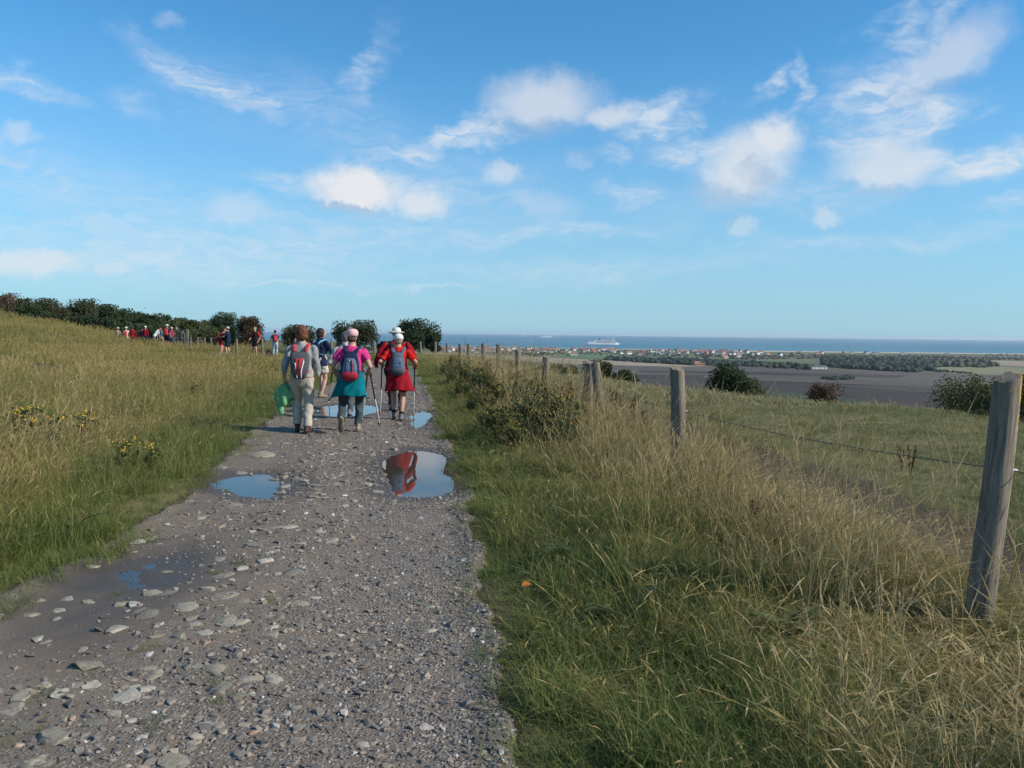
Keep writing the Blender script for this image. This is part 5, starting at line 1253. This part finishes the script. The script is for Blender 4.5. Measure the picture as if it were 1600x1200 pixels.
WALLS = {'white': mat('render_white', (.74, .72, .68), (.66, .64, .6), .3), 'cream': mat('render_cream', (.58, .50, .40), (.5, .43, .34), .3), 'brick': mat('brick_wall', (.36, .17, .11), (.30, .14, .09), .3)}
ROOFS = {'orange': mat('tile_orange', (.33, .155, .10), (.27, .13, .085), .4), 'red': mat('tile_red', (.24, .10, .08), (.19, .08, .065), .4), 'slate': mat('roof_slate', (.12, .125, .14), (.09, .09, .10), .4)}
PANE = mat('dark_pane', (.03, .035, .045), None, 1, .2); DOOR = mat('door_paint', (.10, .07, .05), None, 1, .6)
HM = {}
def house_meshes(w, d, h, rh, wall, roof):
    k = (w, d, h, rh, wall, roof)
    if k in HM: return HM[k]
    b = MB(); b.box((0, 0, h / 2 - 1), (w, d, h + 2)); b.add([(-w / 2, -d / 2, h), (-w / 2, d / 2, h), (-w / 2, 0, h + rh), (w / 2, -d / 2, h), (w / 2, d / 2, h), (w / 2, 0, h + rh)], [(0, 2, 1), (3, 4, 5), (0, 3, 5, 2), (1, 2, 5, 4)])
    wl = b.mesh('wall', False); wl.materials.append(WALLS[wall]); b = MB(); o_ = .5; s = rh / (d / 2)
    V = []
    for sg in (-1, 1):
        V += [(-w / 2 - o_, sg * (d / 2 + o_), h - o_ * s + .15), (w / 2 + o_, sg * (d / 2 + o_), h - o_ * s + .15), (w / 2 + o_, 0, h + rh + .15), (-w / 2 - o_, 0, h + rh + .15)]
    V2 = [(x, y, z + .3) for x, y, z in V]; b.add(V + V2, [(0, 3, 2, 1), (8, 9, 10, 11), (4, 5, 6, 7), (12, 15, 14, 13), (0, 1, 9, 8), (4, 12, 13, 5), (0, 8, 11, 3), (1, 2, 10, 9), (4, 7, 15, 12), (5, 13, 14, 6)])
    rf_ = b.mesh('roof', False); rf_.materials.append(ROOFS[roof]); b = MB(); b.box((w * .3, 0, h + rh + .7), (.9, .9, 2.0)); ch = b.mesh('chimney', False); ch.materials.append(WALLS['brick'])
    b = MB(); b.box((0, 0, 0), (1.3, .12, 1.4)); wi = b.mesh('window', False); wi.materials.append(PANE); b = MB(); b.box((0, 0, 0), (1.1, .12, 2.1)); dr = b.mesh('door', False); dr.materials.append(DOOR)
    HM[k] = (wl, rf_, ch, wi, dr); return HM[k]
HCNT = 0
def house(x, y, dims, wall, roof, rz, label, full=True, grp='houses of the seaside village'):
    global HCNT
    HCNT += 1
    w, d, h, rh = dims; wl, rf_, ch, wi, dr = house_meshes(w, d, h, rh, wall, roof)
    e = thing('house', label, 'house', (x, y, PLAIN_Z), rz, grp); obj('wall', wl, None, e); r = obj('roof', rf_, None, e); obj('chimney', ch, None, r)
    if full:
        for k in range(3): obj('window', wi, None, e, (-w * .32 + k * w * .32, -d / 2 - .03, h * .72))
        for k in (0, 2): obj('window', wi, None, e, (-w * .32 + k * w * .32, -d / 2 - .03, h * .3))
        obj('door', dr, None, e, (0, -d / 2 - .03, 1.05))
rs = random.Random(21); DIM = [(15, 10, 6, 4), (19, 11, 5.5, 4.6), (12, 9, 7, 4), (25, 11, 5.5, 4), (14, 9, 5, 4)]
n = 0
while n < 190:
    px = rs.uniform(688, 1200) if rs.random() < .93 else rs.uniform(1200, 1420); ybase = 543.3 + (px - 690) * .0125
    py = ybase + abs(rs.gauss(0, 1)) * 3.6 + .4
    if px > 1130 and rs.random() < .4: continue
    p = on_z(px, py, PLAIN_Z)
    if p.y > COAST - 150: continue
    wall = rs.choice(['white', 'white', 'white', 'white', 'cream', 'brick']); roof = rs.choice(['orange', 'orange', 'red', 'red', 'slate'])
    dims = rs.choice(DIM)
    house(p.x, p.y, dims, wall, roof, rs.choice([rs.gauss(0, .25), rs.gauss(1.57, .25), rs.gauss(.6, .3)]), '%s house with %s roof among the houses along the shore' % ({'white': 'white', 'cream': 'cream', 'brick': 'brick'}[wall], {'orange': 'orange tiled', 'red': 'dark red tiled', 'slate': 'grey slate'}[roof]), n < 60, 'village houses, %s walls and %s roof' % (wall, roof)); n += 1
for px, py, dims, wl, rf_, rz, lb in [(762, 549.5, (34, 12, 7, 8), 'cream', 'orange', .1, 'long orange-roofed building behind the middle fence posts'), (706, 548, (22, 12, 7, 8), 'white', 'orange', 1.3, 'large white gabled house by the far fence posts'), (728, 548.5, (20, 11, 6, 9), 'white', 'orange', .9, 'steep white gable next to the far fence posts'),
        (1030, 553.5, (26, 14, 6, 11), 'white', 'slate', 1.5, 'big white gable standing out near the right end of the village'), (1092, 571, (22, 10, 4, 5), 'brick', 'orange', .2, 'lone red-roofed farmhouse at the end of the dark tree belt'), (1312, 591.5, (6, 4, 2.6, 1.4), 'white', 'slate', .3, 'tiny white hut in the dark scrub island'),
        (962, 584, (7, 5, 2.6, 1.5), 'white', 'slate', .4, 'small pale shed beside the bush at the doubled post'), (1410, 553.8, (16, 8, 4, 3), 'white', 'slate', .2, 'white beach house at the dunes'), (1330, 552.5, (14, 8, 4, 3), 'white', 'slate', .2, 'white hut at the left of the dunes'), (1370, 553.2, (20, 8, 3.4, 3), 'white', 'slate', .1, 'long white beach hut in the middle of the dunes'), (1480, 554.3, (16, 7, 3.4, 3), 'cream', 'slate', .1, 'cream beach hut right along the dunes'), (1278, 576.3, (34, 14, 4, 3), 'white', 'slate', .15, 'low grey-roofed barn at the edge of the wood')]:
    p = on_z(px, py, PLAIN_Z); house(p.x, min(p.y, COAST - 190), dims, wl, rf_, rz, lb, True, None)
# church tower spike
p = on_z(805, 545.5, PLAIN_Z); e = thing('church_tower', 'slim white church tower above the village roofs', 'tower', (p.x, p.y, PLAIN_Z))
b = MB(); b.box((0, 0, 7), (4.5, 4.5, 16)); obj('tower', b.mesh('tower', False), WALLS['white'], e); b = MB(); b.lathe([(3.3, 15), (1.2, 21), (.1, 27)], (0, 0, 0), 4); obj('spire', b.mesh('spire', False), ROOFS['slate'], e); b = MB(); b.box((0, -2.3, 11.5), (1.2, .15, 2.4)); obj('window', b.mesh('window', False), PANE, e)

SW = mat('ship_white', (.80, .80, .79), (.74, .74, .74), .05, .5); SB = mat('ship_windows', (.10, .13, .17), None, .1, .3); SN = mat('ship_boot', (.05, .09, .16), None, .1, .5); SF = mat('ship_funnel', (.06, .10, .18), None, .1, .5); SO = mat('lifeboat_orange', (.55, .2, .06), None, .1, .5)
def ship(px, py, label, L, kind, yaw=0.0):
    p = on_z(px, py, SEA_Z); e = thing('ferry' if kind == 'ferry' else 'cargo_ship', label, 'ferry' if kind == 'ferry' else 'ship', (p.x, p.y, SEA_Z), yaw); B = L * .13
    def hullpart(nm, prof, z0, z1, mt, par=None):
        V = [(x * L, y * B, z0) for x, y in prof] + [(x * L * 1.0 + (.012 * L if x > .4 else 0), y * B * 1.03, z1) for x, y in prof]; n = len(prof)
        F = [(i, (i + 1) % n, n + (i + 1) % n, n + i) for i in range(n)] + [tuple(range(n))[::-1], tuple(range(n, 2 * n))]; b = MB(); b.add(V, F); return obj(nm, b.mesh(nm, False), mt, par or e)
    pr = [(-.5, -.42), (-.3, -.5), (.25, -.5), (.4, -.3), (.5, 0), (.4, .3), (.25, .5), (-.3, .5), (-.5, .42)]
    def bx_(nm, x0, x1, z0, z1, w, mt, par=None, y=0):
        b = MB(); b.box(((x0 + x1) / 2 * L, y, (z0 + z1) / 2), ((x1 - x0) * L, w * B, z1 - z0)); return obj(nm, b.mesh(nm, False), mt, par or e)
    if kind == 'ferry':
        hullpart('boot_topping', pr, -2, 2.2, SN); h_ = hullpart('hull', [(x * 1.002, y * 1.01) for x, y in pr], 2.2, 13.5, SW)
        for k in range(16): bx_('porthole', -.36 + k * .045, -.345 + k * .045, 9.2, 10.4, 1.035, SB, h_)
        d1 = bx_('deck_house', -.47, .40, 13.5, 19.5, .94, SW); bx_('window_band', -.30, .38, 15.6, 17.2, .955, SB, d1)
        d2 = bx_('deck_house', -.27, .36, 19.5, 25.5, .90, SW); bx_('window_band', -.25, .345, 21.0, 23.4, .925, SB, d2)
        d3 = bx_('deck_house', -.27, .30, 25.5, 30.5, .82, SW); bx_('window_band', -.2, .28, 27.2, 28.6, .84, SB, d3)
        for k in range(6): bx_('lifeboat', -.2 + k * .075, -.15 + k * .075, 19.2, 21.4, .12, SO, None, -B * .5)
        br = bx_('bridge', .29, .36, 25.5, 36, .98, SW); bx_('bridge_windows', .285, .363, 32, 34, .99, SB, br)
        fu = bx_('funnel', -.16, -.09, 30.5, 40, .35, SF); bx_('funnel_top', -.155, -.095, 40, 42, .28, SB, fu)
        b = MB(); b.tube([(.3 * L, 0, 36), (.285 * L, 0, 49)], [2.4, .8], 8); obj('mast', b.mesh('mast'), SW, e); bx_('bow_deck', .36, .45, 13.5, 17, .5, SW)
    else:
        hullpart('hull', pr, -2, 12, SW); bx_('cargo_house', -.40, .42, 12, 31, .95, SW); bx_('window_band', -.38, .40, 13.2, 15.5, .96, SB); b_ = bx_('bridge', .34, .42, 31, 36, .9, SW); bx_('bridge_windows', .335, .423, 32.5, 34.5, .91, SB, b_); bx_('funnel', -.35, -.30, 31, 38, .3, SF)
    return p
pf = ship(942.5, 538.8, 'white passenger ferry sailing right off the village', 208, 'ferry', .05)
ship(853.5, 527.4, 'distant white cargo ship near the horizon', 188, 'cargo', .03)
ship(816, 526.0, 'tiny far-off ship left of the cargo ship', 70, 'cargo', -.1)
foam = mat('foam', (.62, .68, .70), (.35, .5, .56), .02, space='World')
V = []; Fq = []
for k in range(24):
    t = k / 23; x = pf.x - 100 - t * 260; w = 6 + 16 * t + 2 * math.sin(k * 1.7); V += [(x, pf.y - 5 - w, SEA_Z + .35), (x, pf.y - 5 + w, SEA_Z + .35)]
for k in range(23): Fq.append((2 * k, 2 * k + 1, 2 * k + 3, 2 * k + 2))
me = new_mesh('wake', V, Fq)
if me.polygons[0].normal.z < 0: me.flip_normals()
tag(obj('wake', me, foam), 'white wake trailing behind the ferry', None, None, 'structure')

# ================================================================== GRASS
def tuft(seed, n, h, spread, width, bend, heads=0, lean=0.0, seg=3, green=0.5, hvar=.45):
    rs = np.random.default_rng(seed); V = []; F = []; L = []
    for k in range(n):
        a = rs.uniform(0, 6.283); r = spread * math.sqrt(rs.random()); bx, by = math.cos(a) * r, math.sin(a) * r
        da = rs.uniform(0, 6.283); ln = h * rs.uniform(1 - hvar, 1 + hvar * .3); bd = bend * rs.uniform(.3, 1.5); dx, dy = math.cos(da) * bd + lean, math.sin(da) * bd; w = width * rs.uniform(.6, 1.2)
        sx, sy = -dy / (math.hypot(dx, dy) + 1e-6), dx / (math.hypot(dx, dy) + 1e-6); col = rs.random(); hd = k < heads
        if hd: ln *= 1.25; w *= .45; col = .75 + .25 * rs.random()
        b0 = len(V)
        for j in range(seg + 1):
            t = j / seg; off = ln * t; c = t * t
            px, py, pz_ = bx + dx * ln * c, by + dy * ln * c, ln * (t - .32 * c * min(1, math.hypot(dx, dy)))
            ww = w * (1 - t * .9) * .5 if not hd else w * .5
            V += [(px - sx * ww, py - sy * ww, pz_), (px + sx * ww, py + sy * ww, pz_)]; L += [(col, t, 0)] * 2
            if j: F.append((b0 + 2 * j - 2, b0 + 2 * j - 1, b0 + 2 * j + 1, b0 + 2 * j))
        if hd:       # seed head: two crossed spindles along the top of the stalk
            p = np.array([(V[-2][i] + V[-1][i]) / 2 for i in range(3)]); q_ = np.array([(V[-4][i] + V[-3][i]) / 2 for i in range(3)]); u = (p - q_) / (np.linalg.norm(p - q_) + 1e-9); hl = ln * .30; hw = max(width * .85, .0034)
            for s_ in ((sx, sy, 0), (-sy, sx, 0)):
                s_ = np.array(s_); b1 = len(V); V += [tuple(p - u * hl * .25), tuple(p + u * hl * .25 + s_ * hw), tuple(p + u * hl * .8 + np.array((dx, dy, -.5)) * hl * .2), tuple(p + u * hl * .25 - s_ * hw)]; L += [(1.0, 1, 0)] * 4; F.append((b1, b1 + 1, b1 + 2, b1 + 3))
    me = bpy.data.meshes.new('tuft'); me.from_pydata(V, [], F); set_lc(me, L); me.update(); return me
G_GREEN = leaf_mat('grass_green', [(0.045, 0.075, 0.016), (0.10, 0.145, 0.032), (0.17, 0.19, 0.05), (0.31, 0.255, 0.10)], .8, .3, True)
G_MIX = leaf_mat('grass_meadow', [(0.075, 0.105, 0.022), (0.16, 0.172, 0.042), (0.31, 0.25, 0.082), (0.46, 0.345, 0.15)], .28, .3, True)
G_STRAW = leaf_mat('grass_straw', [(0.075, 0.10, 0.024), (0.17, 0.16, 0.05), (0.35, 0.265, 0.11), (0.54, 0.42, 0.22)], 1.1, .3, True)
G_FIELD = leaf_mat('grass_field', [(0.060, 0.090, 0.028), (0.155, 0.17, 0.062), (0.33, 0.28, 0.14), (0.45, 0.37, 0.21)], .9, .25, True)
def kit(mt, specs):
    out = []
    for s_ in specs:
        me = tuft(*s_[0], **s_[1]); me.materials.append(mt); out.append(me)
    return out
K_SHORT = kit(G_GREEN, [((700 + k, 26, .10, .10, .0048, .75), dict(hvar=.5)) for k in range(4)])
K_MID = kit(G_MIX, [((710 + k, 20, .24, .12, .0045, .55), dict(heads=2 + k, lean=.10)) for k in range(5)])
K_TALL = kit(G_STRAW, [((720 + k, 20, .42, .13, .0042, .6), dict(heads=6, lean=.30, seg=4)) for k in range(5)])
K_GRN = kit(G_GREEN, [((730 + k, 24, .33, .12, .0052, .75), dict(heads=1, lean=.28, seg=4)) for k in range(4)])
K_FIELD = kit(G_FIELD, [((740 + k, 18, .12, .12, .0055, .6), dict(heads=k % 3)) for k in range(4)])
K_STALK = kit(G_STRAW, [((770 + k, 6, .60, .16, .0042, .35), dict(heads=6, lean=.16, seg=4, hvar=.35)) for k in range(4)])
K_FAR = kit(G_MIX, [((750 + k, 16, .20, .22, .014, .5), dict(heads=4, lean=.08, hvar=.4)) for k in range(4)])
K_FFIELD = kit(G_FIELD, [((760 + k, 16, .13, .20, .013, .6), dict(heads=k)) for k in range(3)])
def scatter(name, label, kits, x, y, which, scl, zoff=-.02, lean=0.0, hs=None):
    """kits: list of lists; which: kit number per point"""
    meshes = [m_ for k in kits for m_ in k]; st = np.cumsum([0] + [len(k) for k in kits]); ln = np.array([len(k) for k in kits])
    idx = st[which] + (RNG.random(len(x)) * ln[which]).astype(int)
    n = len(x); rz = RNG.normal(0, .75, n); rot = np.stack([RNG.normal(0, .12, n), RNG.normal(lean, .12, n), rz], 1)
    z = H(x, y) + zoff; hs = np.ones(n) if hs is None else hs
    instancer(name, meshes, np.stack([x, y, z], 1), idx, rot, np.stack([scl, scl, scl * hs], 1), label)
def patch(x, y, s): return .5 + .5 * np.clip(wav(x * s + 11, y * s - 4, 1.0) * .9, -1, 1)
# left meadow
N = 40000
y = 2.3 + 80 * RNG.random(N) ** 1.35; tx = RNG.uniform(-.74, .05, N); x = tx * y - .4
dl = xl(y) - x; ok = (dl > -.12 + .12 * wav(x, y, 2.0)) & (x > -60); x, y, dl = x[ok], y[ok], dl[ok]; n = len(x)
u = RNG.random(n); dj = dl + .35 * wav(x, y, 1.1)
which = np.where(dj < .2, 0, np.where(dj < 1.1, np.where(u < .35, 0, np.where(u < .8, 2, 1)), np.where(u < .70, 1, np.where(u < .88, 2, 3))))
which = np.where((y > 24) & (dl > .8), 4, which)
scl = RNG.uniform(.75, 1.25, n) * np.where(which == 4, 1.0, 1.0) * (1 + .006 * y); hs = np.clip(.55 + .5 * patch(x, y, .55) + .1 * dl, .5, 1.15)
hs = np.where((y > 41) & (y < 56) & (x > -22), .22, hs)            # grazed turf where the hikers rest
trk = np.abs(y - (30 - 1.3 * (x + 16.9))) / 1.64; hs = np.where((trk < .75) & (x < -14.5) & (x > -40), .06, hs)
hs = hs * (.7 + .6 * patch(x, y, 1.4))
scatter('meadow_grass', 'long green and straw coloured grass of the left meadow', [K_SHORT, K_MID, K_GRN, K_TALL, K_FAR], x, y, which, scl, hs=hs, lean=.06)
# right verge
N = 36000
y = 2.0 + 50 * RNG.random(N) ** 1.5; a = xr(y); f = fence_x(y); u = RNG.uniform(-.05, 1.20, N); x = a + (f - a) * u
ok = (x < .82 * y + 1.2) & (x - a > -.02 + .10 * wav(x, y, 2.2)); x, y, a, f, u = x[ok], y[ok], a[ok], f[ok], u[ok]; n = len(x)
r = RNG.random(n); uj = u + .10 * wav(x, y, 1.0)
which = np.where(uj < .07, 0, np.where(uj < .30, np.where(r < .38, 0, np.where(r < .85, 2, 1)), np.where(uj < .70, np.where(r < .62, 2, np.where(r < .85, 1, 3)), np.where(r < .52, 3, np.where(r < .74, 1, 2)))))
gp = patch(x, y, .9) + np.where(y < 6, .25, 0)
which = np.where((which == 3) & (gp > .72) & (RNG.random(n) < .75), 2, which)
scl = RNG.uniform(.75, 1.2, n) * (1 + .010 * y); tus = patch(x, y, 2.1); hs = np.clip(.45 + .45 * patch(x, y, .8) + .35 * (tus - .4), .4, 1.2); hs = np.where(uj < .35, hs * .8, hs)
hs = hs * np.where(uj > 1.05, .6, 1.0) * np.where(y > 15, .62, 1.0) * np.where(np.hypot(x - 2.25, y - 3.7) < 1.1, .42, 1.0)
lean = .10
st_ = (RNG.random(n) < .055) & (u > .42) & (y < 30) & (np.hypot(x - 2.25, y - 3.7) > .6); which = np.where(st_, 4, which); hs = np.where(st_, RNG.uniform(.7, 1.15, n), hs)
scatter('verge_grass', 'tall straw coloured grass of the right verge along the fence', [K_SHORT, K_MID, K_GRN, K_TALL, K_STALK], x, y, which, scl, hs=hs, lean=.16)
# field beyond the fence
N = 30000
y = 2.0 + 40 * RNG.random(N) ** 1.2; tx = RNG.uniform(-.1, .80, N); x = tx * y + .8; f = fence_x(y); dd = x - f
ok = (dd > .5) & (RNG.random(N) > 1.04 * np.exp(-((dd - 1.25) / .72) ** 2)) & (H(x, y) > -2.2); x, y, dd = x[ok], y[ok], dd[ok]; n = len(x)
pt = patch(x, y, .6); ok = RNG.random(n) < .22 + .85 * pt; x, y, dd, pt = x[ok], y[ok], dd[ok], pt[ok]; n = len(x); r = RNG.random(n)
which = np.where(y > 18, 2, np.where(r < .30, 0, np.where(r < .93, 1, 3))); scl = RNG.uniform(.75, 1.25, n) * (1 + .012 * y); hs = np.where(which == 3, .6, 1.0) * (.35 + .75 * patch(x, y, 1.7))
scatter('field_grass', 'tussocky pale green grass of the field beyond the fence', [K_SHORT, K_FIELD, K_FFIELD, K_MID], x, y, which, scl, hs=hs, lean=.05)
# little weeds growing between the stones of the path
pts = [(222, 1028), (345, 1070), (240, 1140), (20, 1160), (60, 1150), (380, 885), (330, 900), (180, 930), (150, 870), (408, 716), (395, 718), (350, 1100), (420, 950), (70, 1090), (140, 1055), (375, 760), (350, 765)]
X, Y = [], []
for px, py in pts:
    p = on_z(px, py)
    for k in range(5): X.append(p.x + random.gauss(0, .03)); Y.append(p.y + random.gauss(0, .04))
X, Y = np.array(X), np.array(Y); n = len(X)
instancer('path_weeds', K_SHORT, np.stack([X, Y, path_z(X, Y) - .005], 1), RNG.integers(0, 4, n), np.stack([RNG.normal(0, .2, n), RNG.normal(0, .2, n), RNG.uniform(0, 6, n)], 1), np.stack([np.full(n, .38)] * 3, 1), 'small green weeds growing between the path stones')
# ================================================================== HAZE
b = MB(); b.box((0, 12000, (-78 + 30) / 2), (56000, 44000, 108)); hz = obj('haze', b.mesh('haze', False)); tag(hz, 'thin sea haze in the air', None, None, 'stuff')
mt = bpy.data.materials.new('sea_haze'); mt.use_nodes = True; mt.node_tree.nodes.clear(); t = NT(mt.node_tree)
pv = t.new('ShaderNodeVolumePrincipled'); pv.inputs['Color'].default_value = (.80, .88, 1.0, 1); pv.inputs['Density'].default_value = 3.2e-5; pv.inputs['Anisotropy'].default_value = .2
mo = t.new('ShaderNodeOutputMaterial'); t.l.new(pv.outputs[0], mo.inputs['Volume']); hz.data.materials.append(mt)
